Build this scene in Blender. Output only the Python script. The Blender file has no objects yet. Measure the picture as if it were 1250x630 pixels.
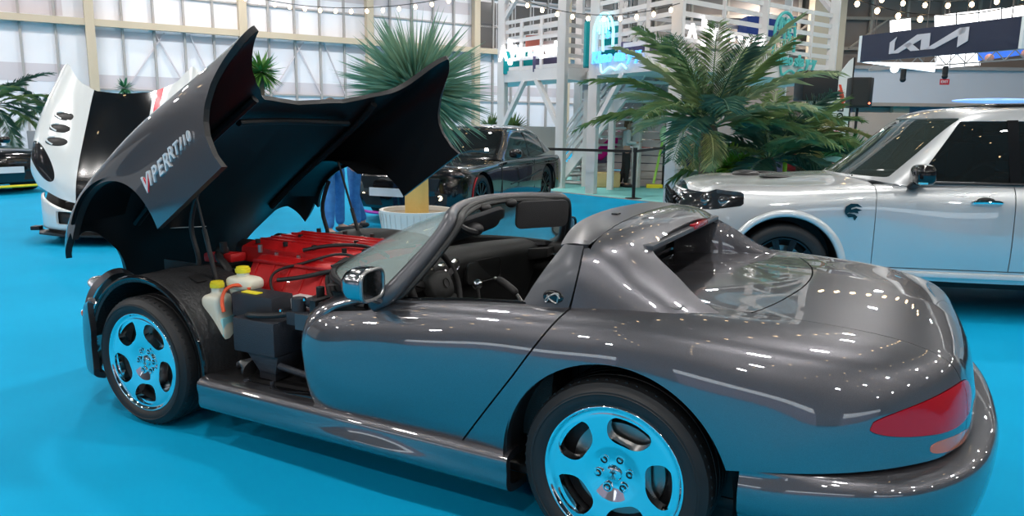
import bpy, bmesh, math, random
import numpy as np
from mathutils import Vector, Matrix, Euler
PI = math.pi
SC = bpy.context.scene
COL = SC.collection
random.seed(7)

# ------------------------------------------------------------------ materials
def mat(name, col, rough=0.5, metal=0.0, coat=0.0, crough=0.03, emit=None, es=0.0, trans=0.0, alpha=1.0, ior=1.45, spec=0.5,
        bump=None, flake=None, var=None):
    m = bpy.data.materials.new(name); m.use_nodes = True
    nt = m.node_tree; b = nt.nodes['Principled BSDF']
    b.inputs['Base Color'].default_value = (*col, 1)
    b.inputs['Roughness'].default_value = rough
    b.inputs['Metallic'].default_value = metal
    b.inputs['IOR'].default_value = ior
    b.inputs['Specular IOR Level'].default_value = spec
    if coat:
        b.inputs['Coat Weight'].default_value = coat; b.inputs['Coat Roughness'].default_value = crough
    if trans: b.inputs['Transmission Weight'].default_value = trans
    if alpha < 1: b.inputs['Alpha'].default_value = alpha
    if emit:
        b.inputs['Emission Color'].default_value = (*emit, 1); b.inputs['Emission Strength'].default_value = es
    tc = None
    if bump or flake or var:
        tc = nt.nodes.new('ShaderNodeTexCoord')
    if bump:
        sc, st = bump
        n = nt.nodes.new('ShaderNodeTexNoise'); n.inputs['Scale'].default_value = sc; n.inputs['Detail'].default_value = 4
        nt.links.new(tc.outputs['Object'], n.inputs['Vector'])
        bp = nt.nodes.new('ShaderNodeBump'); bp.inputs['Strength'].default_value = st; bp.inputs['Distance'].default_value = 0.01
        nt.links.new(n.outputs['Fac'], bp.inputs['Height']); nt.links.new(bp.outputs['Normal'], b.inputs['Normal'])
    if flake or var:
        sc, col2 = flake or var
        n = nt.nodes.new('ShaderNodeTexNoise'); n.inputs['Scale'].default_value = sc; n.inputs['Detail'].default_value = 3
        nt.links.new(tc.outputs['Object'], n.inputs['Vector'])
        r = nt.nodes.new('ShaderNodeValToRGB')
        r.color_ramp.elements[0].position = 0.35; r.color_ramp.elements[1].position = 0.65
        r.color_ramp.elements[0].color = (*col, 1); r.color_ramp.elements[1].color = (*col2, 1)
        nt.links.new(n.outputs['Fac'], r.inputs['Fac']); nt.links.new(r.outputs['Color'], b.inputs['Base Color'])
    return m

M = {}
M['paint'] = mat('graphite_metallic_paint', (0.100, 0.098, 0.108), 0.17, 1.0, 1.0, 0.01, flake=(900, (0.140, 0.136, 0.148)))
M['satin'] = mat('satin_grey_trim', (0.075, 0.078, 0.088), 0.42, 0.5, 0.25, 0.25)
M['black'] = mat('black_plastic', (0.012, 0.012, 0.013), 0.45)
M['blackgloss'] = mat('gloss_black', (0.006, 0.006, 0.007), 0.12, 0, 0.6)
M['liner'] = mat('hood_liner_black', (0.007, 0.008, 0.009), 0.45, 0, 0.0, 0.2, spec=.22)
M['rubber'] = mat('rubber', (0.014, 0.014, 0.015), 0.55)
M['vinyl'] = mat('interior_vinyl', (0.020, 0.021, 0.021), 0.5, bump=(220, 0.25))
M['visor'] = mat('visor_fabric', (0.035, 0.035, 0.037), 0.85, bump=(300, 0.4))
M['chrome'] = mat('chrome', (0.92, 0.93, 0.94), 0.035, 1.0)
M['steel'] = mat('brushed_steel', (0.42, 0.42, 0.42), 0.35, 1.0)
M['glass'] = mat('windshield_glass', (0.50, 0.62, 0.60), 0.0, 0, alpha=0.30, spec=0.8)
M['glassdark'] = mat('tinted_glass', (0.02, 0.025, 0.025), 0.02, 0, 1.0, 0.0)
M['redpaint'] = mat('red_crackle_paint', (0.50, 0.010, 0.012), 0.38, 0.1, 0.3, bump=(160, 0.25))
M['redlens'] = mat('red_lens', (0.38, 0.001, 0.008), 0.08, 0, 0.4, 0.02, bump=(25, 0.10))
M['amberlens'] = mat('amber_lens', (0.50, 0.11, 0.04), 0.15, 0, 1.0, 0.02)
M['orange'] = mat('orange_hose', (0.85, 0.10, 0.03), 0.4)
M['bottle'] = mat('milky_plastic', (0.72, 0.70, 0.58), 0.4)
M['coolant'] = mat('pale_cyan_fluid', (0.35, 0.75, 0.78), 0.4)
M['yellow'] = mat('yellow_cap', (0.85, 0.72, 0.03), 0.4)
M['white'] = mat('white_plastic', (0.8, 0.8, 0.8), 0.4)
M['disc'] = mat('brake_disc', (0.30, 0.29, 0.28), 0.3, 1.0)

# ------------------------------------------------------------------ objects
def link(o, parent=None):
    COL.objects.link(o)
    if parent is not None: o.parent = parent
    return o
def tag(o, label=None, cat=None, group=None, kind=None):
    if label: o['label'] = label
    if cat: o['category'] = cat
    if group: o['group'] = group
    if kind: o['kind'] = kind
    return o
def thing(name, label, cat, loc=(0, 0, 0), rz=0, group=None, parent=None, scale=1):
    o = bpy.data.objects.new(name, None); link(o, parent)
    o.location = loc; o.rotation_euler = (0, 0, rz); o.scale = (scale,) * 3
    o.empty_display_size = 0.1
    return tag(o, label, cat, group)
def mesh(name, vf, m, parent=None, smooth=35, normals=None, loc=None, rot=None, bevel=0, label=None, mats=None, midx=None):
    v, f = vf
    me = bpy.data.meshes.new(name)
    me.from_pydata([tuple(map(float, p)) for p in v], [], [tuple(map(int, q)) for q in f])
    me.validate(verbose=False)
    for mm in (mats or [m]): me.materials.append(mm)
    if midx is not None: me.polygons.foreach_set('material_index', list(midx))
    if normals is not None:
        me.polygons.foreach_set('use_smooth', [True] * len(me.polygons))
        me.normals_split_custom_set_from_vertices([tuple(map(float, n)) for n in normals])
    else:
        bm = bmesh.new(); bm.from_mesh(me)
        bmesh.ops.recalc_face_normals(bm, faces=bm.faces)
        if bevel:
            es = [e for e in bm.edges if len(e.link_faces) == 2 and e.calc_face_angle(0) > 0.5]
            bmesh.ops.bevel(bm, geom=es, offset=bevel, segments=2, profile=0.6, affect='EDGES', clamp_overlap=True)
        bm.to_mesh(me); bm.free()
        if smooth:
            me.polygons.foreach_set('use_smooth', [True] * len(me.polygons))
            me.set_sharp_from_angle(angle=math.radians(smooth))
    me.update()
    o = bpy.data.objects.new(name, me); link(o, parent)
    if loc is not None: o.location = loc
    if rot is not None: o.rotation_euler = rot
    if label: o['label'] = label
    return o
def join(*parts):
    V, F, k = [], [], 0
    for v, f in parts:
        V += [tuple(p) for p in v]; F += [tuple(i + k for i in q) for q in f]; k = len(V)
    return V, F
def xf(vf, loc=(0, 0, 0), rot=(0, 0, 0), sc=(1, 1, 1)):
    mt = Matrix.Translation(loc) @ Euler(rot).to_matrix().to_4x4() @ Matrix.Diagonal((*sc, 1))
    return [tuple(mt @ Vector(p)) for p in vf[0]], vf[1]
def mirror(vf, keep=False):
    v = [(p[0], -p[1], p[2]) for p in vf[0]]; f = [tuple(reversed(q)) for q in vf[1]]
    return v, f
def box(x0, x1, y0, y1, z0, z1):
    v = [(x0, y0, z0), (x1, y0, z0), (x1, y1, z0), (x0, y1, z0), (x0, y0, z1), (x1, y0, z1), (x1, y1, z1), (x0, y1, z1)]
    return v, [(0, 3, 2, 1), (4, 5, 6, 7), (0, 1, 5, 4), (1, 2, 6, 5), (2, 3, 7, 6), (3, 0, 4, 7)]
def beam(a, b, w, h=None, up=(0, 0, 1)):
    a = Vector(a); b = Vector(b); h = h or w; d = (b - a).normalized(); u = Vector(up)
    if abs(d.dot(u)) > 0.98: u = Vector((1, 0, 0))
    s = d.cross(u).normalized(); u = s.cross(d).normalized(); v = []
    for p in (a, b):
        for i, j in ((-1, -1), (1, -1), (1, 1), (-1, 1)): v.append(tuple(p + s * (i * w / 2) + u * (j * h / 2)))
    return v, [(0, 1, 2, 3), (7, 6, 5, 4), (0, 4, 5, 1), (1, 5, 6, 2), (2, 6, 7, 3), (3, 7, 4, 0)]
def ncs_mat(t, tt):
    """matrix that evaluates the natural cubic spline through knots t at tt"""
    n = len(t); h = np.diff(t); A = np.zeros((n, n)); B = np.zeros((n, n)); A[0, 0] = A[-1, -1] = 1
    for i in range(1, n - 1):
        A[i, i - 1] = h[i - 1]; A[i, i] = 2 * (h[i - 1] + h[i]); A[i, i + 1] = h[i]
        B[i, i - 1] = 6 / h[i - 1]; B[i, i] = -6 / h[i - 1] - 6 / h[i]; B[i, i + 1] = 6 / h[i]
    S = np.linalg.solve(A, B); W = np.zeros((len(tt), n)); I = np.eye(n)
    for k, x in enumerate(tt):
        i = min(max(np.searchsorted(t, x) - 1, 0), n - 2); a = (t[i + 1] - x) / h[i]; b = 1 - a
        W[k] = a * I[i] + b * I[i + 1] + ((a**3 - a) * S[i] + (b**3 - b) * S[i + 1]) * h[i]**2 / 6
    return W
def spline(pts, n=24):
    p = np.array(pts, float)
    if len(p) == 2: return [tuple(p[0] * (1 - s) + p[1] * s) for s in np.linspace(0, 1, n)]
    d = np.maximum(np.linalg.norm(np.diff(p, axis=0), axis=1), 1e-6)**0.7; t = np.concatenate([[0], np.cumsum(d)])
    return [tuple(q) for q in ncs_mat(t, np.linspace(0, t[-1], n)) @ p]
def tube(path, r, seg=10, caps=True, closed=False, flat=1.0):
    P = [Vector(p) for p in path]; n = len(P); rs = r if isinstance(r, (list, tuple)) else [r] * n
    V, F = [], []; up = None
    for i in range(n):
        if closed: d = P[(i + 1) % n] - P[i - 1]
        else: d = P[min(i + 1, n - 1)] - P[max(i - 1, 0)]
        d = d.normalized() if d.length > 1e-9 else Vector((0, 0, 1))
        if up is None:
            up = Vector((0, 0, 1)) if abs(d.z) < 0.9 else Vector((1, 0, 0))
        s = d.cross(up); s = s.normalized() if s.length > 1e-6 else Vector((1, 0, 0)); up = s.cross(d).normalized()
        for k in range(seg):
            a = 2 * PI * k / seg
            V.append(tuple(P[i] + s * (math.cos(a) * rs[i]) + up * (math.sin(a) * rs[i] * flat)))
    m = n if closed else n - 1
    for i in range(m):
        j = (i + 1) % n
        for k in range(seg):
            F.append((i * seg + k, i * seg + (k + 1) % seg, j * seg + (k + 1) % seg, j * seg + k))
    if caps and not closed:
        F.append(tuple(range(seg - 1, -1, -1))); F.append(tuple((n - 1) * seg + k for k in range(seg)))
    return V, F
def lathe(prof, seg=48, axis='z', caps=False):
    """prof = [(radius, height)]"""
    V, F = [], []
    for r, h in prof:
        for k in range(seg):
            a = 2 * PI * k / seg; c, s = r * math.cos(a), r * math.sin(a)
            V.append({'z': (c, s, h), 'y': (c, h, s), 'x': (h, c, s)}[axis])
    for i in range(len(prof) - 1):
        for k in range(seg):
            F.append((i * seg + k, i * seg + (k + 1) % seg, (i + 1) * seg + (k + 1) % seg, (i + 1) * seg + k))
    if caps:
        F.append(tuple(range(seg - 1, -1, -1))); F.append(tuple((len(prof) - 1) * seg + k for k in range(seg)))
    return V, F
def cyl(r, h, seg=20, loc=(0, 0, 0), rot=(0, 0, 0), r2=None):
    return xf(lathe([(r, 0), (r if r2 is None else r2, h)], seg, caps=True), loc, rot)
def ball(r, loc=(0, 0, 0), sc=(1, 1, 1), rot=(0, 0, 0), nu=20, nv=12, p=1.0):
    V, F = [], []
    for i in range(nv + 1):
        th = PI * i / nv
        for k in range(nu):
            a = 2 * PI * k / nu
            q = np.array([math.sin(th) * math.cos(a), math.sin(th) * math.sin(a), math.cos(th)])
            if p != 1: q = np.sign(q) * np.abs(q)**p
            V.append(tuple(q * r))
    for i in range(nv):
        for k in range(nu): F.append((i * nu + k, (i + 1) * nu + k, (i + 1) * nu + (k + 1) % nu, i * nu + (k + 1) % nu))
    return xf((V, F), loc, rot, sc)
def prism(poly, t, axis='y', o=0.0):
    """polygon of 2-D points extruded from o to o+t along axis"""
    def mk(p, h): return {'y': (p[0], h, p[1]), 'z': (p[0], p[1], h), 'x': (h, p[0], p[1])}[axis]
    n = len(poly); V = [mk(p, o) for p in poly] + [mk(p, o + t) for p in poly]
    F = [tuple(range(n)), tuple(range(2 * n - 1, n - 1, -1))] + [(i, (i + 1) % n, n + (i + 1) % n, n + i) for i in range(n)]
    return V, F

# ------------------------------------------------------------------ surfaces
class Surf:
    """smooth surface through a grid of points: V, N per vertex, polygons F"""
    def __init__(s, V=None, N=None, F=None): s.V, s.N, s.F = V, N, F
def knots(G, ax):
    d = np.linalg.norm(np.diff(G, axis=ax), axis=2).mean(axis=1 - ax); d = np.maximum(d, 1e-4)**0.8
    return np.concatenate([[0], np.cumsum(d)])
def surface(G, nu, nv, flip=False):
    G = np.array(G, float); tu, tv = knots(G, 0), knots(G, 1)
    WU = ncs_mat(tu, np.linspace(0, tu[-1], nu)); WV = ncs_mat(tv, np.linspace(0, tv[-1], nv))
    S = np.einsum('ai,ijk,bj->abk', WU, G, WV)
    du = np.gradient(S, axis=0); dv = np.gradient(S, axis=1); N = np.cross(du, dv)
    N /= np.maximum(np.linalg.norm(N, axis=2, keepdims=True), 1e-9)
    if flip: N = -N
    F = []
    for i in range(nu - 1):
        for j in range(nv - 1):
            q = (i * nv + j, (i + 1) * nv + j, (i + 1) * nv + j + 1, i * nv + j + 1)
            F.append(q[::-1] if flip else q)
    return Surf(S.reshape(-1, 3), N.reshape(-1, 3), F)
def clip(s, f):
    """keep where f(points)>0"""
    d = np.asarray(f(s.V), float); V = [tuple(p) for p in s.V]; N = [tuple(p) for p in s.N]; cache = {}; F = []
    sv, sn = s.V, s.N
    for q in s.F:
        dd = [d[i] for i in q]
        if min(dd) > 0: F.append(q); continue
        if max(dd) <= 0: continue
        out = []
        for a in range(len(q)):
            i, j = q[a], q[(a + 1) % len(q)]
            if d[i] > 0: out.append(i)
            if (d[i] > 0) != (d[j] > 0):
                k = (min(i, j), max(i, j))
                if k not in cache:
                    t = d[i] / (d[i] - d[j]); cache[k] = len(V)
                    V.append(tuple(sv[i] * (1 - t) + sv[j] * t)); n = sn[i] * (1 - t) + sn[j] * t
                    N.append(tuple(n / max(np.linalg.norm(n), 1e-9)))
                out.append(cache[k])
        if len(out) > 2: F.append(tuple(out))
    used = sorted({i for q in F for i in q}); m = {i: k for k, i in enumerate(used)}
    if not used: return Surf(np.zeros((0, 3)), np.zeros((0, 3)), [])
    return Surf(np.array([V[i] for i in used]), np.array([N[i] for i in used]), [tuple(m[i] for i in q) for q in F])
def smirror(s):
    return Surf(s.V * [1, -1, 1], s.N * [1, -1, 1], [tuple(reversed(q)) for q in s.F])
def sjoin(*ss):
    V = np.concatenate([s.V for s in ss]); N = np.concatenate([s.N for s in ss]); F = []; k = 0
    for s in ss: F += [tuple(i + k for i in q) for q in s.F]; k += len(s.V)
    return Surf(V, N, F)
def weld(s, tol=1e-4):
    key = {}; m = []; keep = []
    for i, p in enumerate(s.V):
        k = tuple(np.round(p / tol).astype(int))
        if k not in key: key[k] = len(keep); keep.append(i)
        m.append(key[k])
    N = np.zeros((len(keep), 3))
    for i, t in enumerate(m): N[t] += s.N[i]
    N /= np.maximum(np.linalg.norm(N, axis=1, keepdims=True), 1e-9)
    F = []
    for q in s.F:
        r = [m[i] for i in q]; r = [r[i] for i in range(len(r)) if r[i] != r[i - 1]]
        if len(r) > 2: F.append(tuple(r))
    return Surf(s.V[keep], N, F)
def orient(s, c):
    if ((s.V - np.array(c)) * s.N).sum() < 0: return Surf(s.V, -s.N, [tuple(reversed(q)) for q in s.F])
    return s
def soffset(s, d, flip=True):
    return Surf(s.V + s.N * d, -s.N if flip else s.N, [tuple(reversed(q)) for q in s.F] if flip else s.F)
def rim(s, depth):
    """panel edge folded inwards along the normals"""
    cnt = {}
    for q in s.F:
        for a in range(len(q)):
            i, j = q[a], q[(a + 1) % len(q)]; k = (min(i, j), max(i, j))
            cnt.setdefault(k, []).append((i, j))
    V, N, F = [], [], []
    for k, l in cnt.items():
        if len(l) != 1: continue
        i, j = l[0]; a, b = s.V[i], s.V[j]; a2, b2 = a - s.N[i] * depth, b - s.N[j] * depth
        n = np.cross(a2 - a, b - a); ln = np.linalg.norm(n)
        if ln < 1e-12: continue
        n = n / ln; k0 = len(V); V += [a, b, b2, a2]; N += [n] * 4; F.append((k0 + 1, k0, k0 + 3, k0 + 2))
    return Surf(np.array(V), np.array(N), F) if V else Surf(np.zeros((0, 3)), np.zeros((0, 3)), [])
def panel(name, s, m, parent, depth=0.015, both=False, label=None, thick=None):
    """a surface with folded edges as one mesh; both adds its back face"""
    parts = [s]
    if depth:
        r = rim(s, depth)
        if len(r.V): parts.append(r)
    if both: parts.append(soffset(s, -depth))
    t = sjoin(*parts)
    return mesh(name, (t.V, t.F), m, parent, normals=t.N, label=label)
def poly_fn(xs, ys):
    xs, ys = np.array(xs), np.array(ys)
    W = None
    def f(x): return np.interp(x, xs, ys)
    return f
def text(name, s, size, m, parent=None, loc=(0, 0, 0), rot=(0, 0, 0), depth=0.002, bold=0.0, shear=0.0, align='CENTER', space=1.0, sx=1.0):
    cu = bpy.data.curves.new(name, 'FONT'); cu.body = s; cu.size = size; cu.extrude = depth; cu.align_x = align; cu.align_y = 'CENTER'
    cu.offset = bold; cu.shear = shear; cu.space_character = space; cu.resolution_u = 4
    o = bpy.data.objects.new(name, cu); COL.objects.link(o)
    bpy.context.view_layer.update()
    me = bpy.data.meshes.new_from_object(o.evaluated_get(bpy.context.evaluated_depsgraph_get()))
    bpy.data.objects.remove(o); me.name = name; me.materials.clear(); me.materials.append(m)
    o = bpy.data.objects.new(name, me); link(o, parent); o.location = loc; o.rotation_euler = rot; o.scale = (sx, 1, 1)
    return o
M['linertex'] = mat('textured_wing_liner', (0.022, 0.023, 0.025), 0.42, bump=(60, .5))
M['boxplastic'] = mat('grained_black_box', (0.025, 0.028, 0.036), 0.5, bump=(200, .3))
M['mirror'] = mat('mirror_shell_silver', (0.42, 0.42, 0.44), 0.18, 1.0, 0.6)
M['gauge'] = mat('gauge_face', (0.55, 0.52, 0.42), 0.5)
LAMP, BULB = 385.0, 16.0
M['fascia'] = mat('reflection_glow', (1, 1, 1), .5, emit=(1.0, .96, 1.0), es=.6)  # glow of the bands added behind the camera for reflections
M['suvglass'] = mat('suv_glass', (0.03, 0.04, 0.035), .01, 0, 1.0, 0, alpha=.80); M['suvglassdark'] = mat('suv_dark_glass', (0.010, 0.012, 0.012), .01, 0, 1.0, 0, alpha=.93)
M['paint'].node_tree.nodes['Principled BSDF'].inputs['Coat IOR'].default_value = 2.3
M['paint'].node_tree.nodes['Principled BSDF'].inputs['Roughness'].default_value = .40
M['paint'].node_tree.nodes['Principled BSDF'].inputs['Metallic'].default_value = .92
M['lampclear'] = mat('clear_lamp', (.5, .5, .52), .05, .5, 1.0)
# ================================================================== THE GREY ROADSTER
car = thing('roadster', 'dark graphite grey open-top roadster with its front clamshell hood tipped up, red engine showing', 'car')
HX, HZ, HA = -0.84, 0.469, 0.598          # hood hinge and opening angle

def rows9(*r): return [list(q) for q in r]
HOOD = rows9(
 [(-.44,-.87,.40),(-.47,-.86,.46),(-.52,-.83,.50),(-.58,-.77,.52),(-.66,-.66,.52),(-.74,-.52,.50),(-.80,-.36,.49),(-.84,-.18,.48),(-.86,0,.48)],
 [(-.38,-.895,.38),(-.38,-.90,.50),(-.39,-.885,.59),(-.42,-.83,.655),(-.48,-.70,.675),(-.56,-.53,.635),(-.62,-.36,.60),(-.66,-.18,.59),(-.68,0,.585)],
 [(-.28,-.936,.34),(-.26,-0.918,.50),(-.25,-0.894,.63),(-.25,-0.853,.74),(-.28,-.74,.785),(-.34,-.54,.715),(-.38,-.36,.665),(-.40,-.18,.66),(-.42,0,.66)],
 [(.08,-.948,.30),(.08,-.933,.48),(.08,-.906,.65),(.08,-0.873,.765),(.06,-.75,.825),(.02,-.54,.745),(0,-.36,.715),(-.02,-.18,.72),(-.03,0,.72)],
 [(.42,-.948,.285),(.42,-.933,.46),(.42,-.906,.63),(.42,-0.878,.755),(.40,-.76,.82),(.36,-.55,.75),(.34,-.38,.745),(.32,-.19,.76),(.30,0,.765)],
 [(.78,-.948,.28),(.78,-.933,.43),(.77,-.906,.59),(.76,-0.873,.72),(.74,-.77,.79),(.68,-.56,.745),(.64,-.40,.765),(.60,-.2,.795),(.58,0,.80)],
 [(1.06,-.948,.28),(1.06,-.933,.42),(1.05,-.906,.56),(1.05,-0.863,.69),(1.04,-.76,.77),(.98,-.58,.74),(.90,-.42,.765),(.84,-.2,.805),(.82,0,.81)],
 [(1.38,-.936,.28),(1.38,-0.918,.42),(1.38,-0.894,.55),(1.38,-0.848,.675),(1.37,-.75,.765),(1.30,-.62,.77),(1.2,-.45,.78),(1.1,-.2,.82),(1.06,0,.82)])
hs = surface(HOOD, 110, 90)
hs = orient(hs, (.3, 0, .2))
_xs = poly_fn([.25,.278,.36,.459,.52,.569,.636,.681,.712,.76,.80], [.915,.907,.884,.884,.902,.934,1.015,1.10,1.175,1.25,1.26])
_xc = poly_fn([0,.15,.31,.39,.44,.53,.615,.67,.75,.80], [.68,.70,.74,.80,.849,.926,1.022,1.11,1.25,1.25])
hs = clip(hs, lambda V: np.where(V[:, 1] < -.76, _xs(V[:, 2]) - V[:, 0], _xc(-V[:, 1]) - V[:, 0]))
hs = clip(hs, lambda V: np.maximum(np.hypot(V[:, 0], V[:, 2] - .325) - .383, V[:, 1] + .80))
hs = clip(hs, lambda V: V[:, 2] - .29)
hs = clip(hs, lambda V: np.maximum(V[:, 2] - (.635 + .45 * (V[:, 0] + .28)), (V[:, 0] + .27) * 3))
_xn = poly_fn([0, .36, .40, .45, .50, .56, .65, .75, .85, .95], [-.95, -.90, -.72, -.62, -.55, -.50, -.436, -.41, -.425, -.44])
hwhole = weld(sjoin(hs, smirror(hs)))
corner = clip(hs, lambda V: _xn(-V[:, 1]) - .004 - V[:, 0]); hs = clip(hs, lambda V: V[:, 0] - _xn(-V[:, 1]))
hfull = weld(sjoin(hs, smirror(hs)))
def toh(s): return Surf(s.V - np.array([HX, 0, HZ]), s.N, s.F)
hfull = toh(hfull); hwhole = toh(hwhole)
hood = panel('hood', hfull, M['paint'], car, 0, label='graphite clamshell hood standing open')
he = rim(hfull, .028); mesh('hood_edge', (he.V, he.F), M['black'], hood, normals=he.N)
hood.location = (HX, 0, HZ); hood.rotation_euler = (0, -HA, 0)
lin = soffset(hfull, -.030)
# stiffening shell: inner skin stands further off in the middle
panel('hood_liner', lin, M['liner'], hood, 0)
# inner reinforcement ribs that follow the underside
def hz(x, y):
    d = (hfull.V[:, 0] - (x - HX))**2 + (np.abs(hfull.V[:, 1]) - abs(y))**2 + (hfull.V[:, 2] < .05) * .05
    return hfull.V[np.argmin(d)][2]
for s in (-1, 1):
    pth = [(x - HX, s * y, hz(x, y) - .05) for x, y in ((-.30, .50), (-.05, .50), (.25, .50), (.50, .50), (.72, .48), (.82, .46))]
    mesh('reinforcement_rib', tube(spline(pth, 20), .022, 8), M['liner'], hood)
    wl = []
    for k in range(15):
        a = math.radians(20) + math.radians(104) * (k / 14); wl.append(((.40) * math.cos(a) - HX, s * .62, .325 + .40 * math.sin(a) - HZ))
    g = [[(p[0], s * yy, p[2] + dz) for yy, dz in ((.60, .03), (.70, .02), (.80, .012), (.905, .0))] for p in wl]
    ws = surface(g, 30, 8, s > 0); t = sjoin(ws, soffset(ws, -.006))
    mesh('wheelhouse_liner', (t.V, t.F), M['liner'], hood, normals=t.N)
mesh('cross_brace', tube(spline([(.62 - HX, -.42, .70 - HZ), (.58 - HX, 0, .74 - HZ), (.62 - HX, .42, .70 - HZ)], 16), .018, 8), M['liner'], hood)
mesh('opening_light_plate', xf(box(-.11, .11, -.035, .035, 0, .003), (-.29 - HX, -.21, .585 - HZ), (0, .5, .1)), M['white'], hood, label='small white plate under the hood')  # white plate imitates light showing through an opening in the hood
# badge on the near fender: stepped chrome letters, V red edged
M['badge'] = mat('badge_silver', (0.78, 0.78, 0.80), 0.35, 0.35)
M['badgered'] = mat('badge_red', (0.6, 0.01, 0.03), 0.25, 0.2, 0.5)
bx = .385
for i, (ch, sz, w) in enumerate((('V', .105, .062), ('I', .082, .032), ('P', .086, .055), ('E', .086, .052), ('R', .090, .058), ('R', .075, .046), ('T', .066, .046), ('/', .060, .034), ('1', .054, .032), ('0', .054, .036))):
    zz = .500 - .0003 * i + (-.006 if i == 0 else 0) + (.012 if 5 <= i else 0)
    text('badge_letter', ch, sz * 1.12, M['badge'], hood, (bx + w / 2 - HX, -.9290, zz - HZ), (PI / 2 - .10, 0, 0), .004, .0012, 0.35, sx=.80)
    if i in (0,): text('badge_letter', ch, sz * .96, M['badgered'], hood, (bx + w / 2 + .008 - HX, -.9285, zz - .004 - HZ), (PI / 2 - .10, 0, 0), .002, .003, 0.35, sx=.80)
    bx += w * .93
# hood struts
for s in (-1, 1):
    st = thing('gas_strut', None, None, parent=car)
    mesh('strut_tube', tube([(.22, s * .58, .62), (.12, s * .57, .95)], .012, 10), M['black'], st)
    mesh('strut_rod', tube([(.12, s * .57, .95), (.03, s * .56, 1.24)], .007, 8), M['rubber'], st)
    mesh('hood_stay', tube(spline([(-.05, s * .50, .64), (-.02, s * .50, .78), (-.06, s * .50, .92), (.0, s * .50, 1.12)], 12), .013, 8), M['black'], car)

# ---------------------------------------------------------------- side body, tail
SIDE = rows9(
 [(1.00,-.845,.28),(1.00,-.865,.42),(1.00,-.865,.55),(1.00,-.84,.64),(1.00,-.79,.69),(1.00,-.73,.71),(1.0,-.6,.72),(1.0,-.3,.72),(1.0,0,.72)],
 [(1.12,-.885,.28),(1.12,-.912,.42),(1.12,-.915,.56),(1.12,-.885,.67),(1.12,-.835,.72),(1.12,-.77,.745),(1.12,-.6,.75),(1.12,-.3,.75),(1.12,0,.75)],
 [(1.35,-.895,.28),(1.35,-.930,.42),(1.35,-.932,.57),(1.35,-.912,.69),(1.35,-.865,.755),(1.35,-.79,.785),(1.35,-.6,.79),(1.35,-.3,.79),(1.35,0,.79)],
 [(1.65,-.895,.285),(1.65,-.930,.42),(1.65,-.94,.58),(1.65,-.925,.71),(1.65,-.88,.785),(1.65,-.80,.82),(1.65,-.6,.825),(1.65,-.3,.825),(1.65,0,.825)],
 [(1.95,-.90,.29),(1.95,-.928,.43),(1.95,-.942,.60),(1.95,-.93,.735),(1.95,-.89,.81),(1.95,-.80,.848),(1.95,-.6,.85),(1.95,-.3,.85),(1.95,0,.85)],
 [(2.2,-.925,.30),(2.2,-.945,.44),(2.2,-.955,.61),(2.2,-.94,.755),(2.2,-.895,.83),(2.2,-.80,.866),(2.2,-.62,.868),(2.2,-.32,.868),(2.2,0,.868)],
 [(2.44,-.94,.31),(2.44,-.955,.47),(2.44,-.96,.63),(2.44,-.945,.77),(2.44,-.90,.845),(2.44,-.80,.880),(2.44,-.63,.882),(2.44,-.33,.885),(2.44,0,.885)],
 [(2.72,-.945,.34),(2.72,-.96,.49),(2.72,-.96,.63),(2.72,-.94,.76),(2.72,-.895,.838),(2.72,-.79,.878),(2.72,-.63,.882),(2.72,-.33,.892),(2.72,0,.895)],
 [(2.93,-.945,.40),(2.94,-.955,.51),(2.95,-.945,.64),(2.95,-.92,.755),(2.95,-.87,.828),(2.95,-.77,.868),(2.95,-.62,.878),(2.95,-.32,.89),(2.95,0,.895)],
 [(3.08,-.935,.46),(3.10,-.93,.56),(3.12,-.915,.66),(3.14,-.88,.755),(3.16,-.83,.815),(3.17,-.74,.852),(3.18,-.60,.865),(3.19,-.31,.876),(3.2,0,.88)],
 [(3.18,-.905,.50),(3.22,-.885,.58),(3.25,-.86,.67),(3.28,-.82,.745),(3.31,-.76,.795),(3.33,-.68,.825),(3.34,-.55,.837),(3.35,-.29,.845),(3.36,0,.85)],
 [(3.26,-.865,.52),(3.31,-.83,.58),(3.345,-.79,.66),(3.375,-.74,.72),(3.40,-.68,.76),(3.42,-.60,.785),(3.43,-.48,.79),(3.44,-.25,.79),(3.445,0,.79)],
 [(3.34,-.81,.535),(3.38,-.765,.59),(3.41,-.72,.65),(3.435,-.66,.69),(3.455,-.59,.71),(3.465,-.50,.72),(3.475,-.38,.72),(3.485,-.2,.72),(3.49,0,.72)],
 [(3.39,-.76,.545),(3.43,-.69,.575),(3.455,-.63,.60),(3.475,-.56,.62),(3.485,-.48,.63),(3.495,-.40,.635),(3.50,-.30,.635),(3.505,-.15,.635),(3.51,0,.635)],
 [(3.42,-.71,.545),(3.45,-.64,.55),(3.47,-.57,.55),(3.485,-.49,.55),(3.495,-.42,.55),(3.50,-.34,.55),(3.505,-.25,.55),(3.51,-.12,.55),(3.515,0,.55)])
ss = surface(SIDE, 260, 90)
ss = orient(ss, (2.2, 0, .2))
_df = poly_fn([.26,.303,.35,.45,.57,.64,.69,.73,.76], [1.18,1.135,1.10,1.072,1.062,1.085,1.12,1.20,1.40])
_dr = poly_fn([.26,.32,.48,.63,.76,.87,.95], [1.80,1.845,1.965,2.077,2.165,2.238,2.29])
door = clip(ss, lambda V: _dr(V[:, 2]) - .004 - V[:, 0])
door = clip(door, lambda V: V[:, 0] - _df(V[:, 2]))
door = clip(door, lambda V: -.785 - V[:, 1])
door = clip(door, lambda V: V[:, 2] - .305 - (V[:, 0] - 1.1) * .01)
quar = clip(ss, lambda V: V[:, 0] - _dr(V[:, 2]) - .004)
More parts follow.
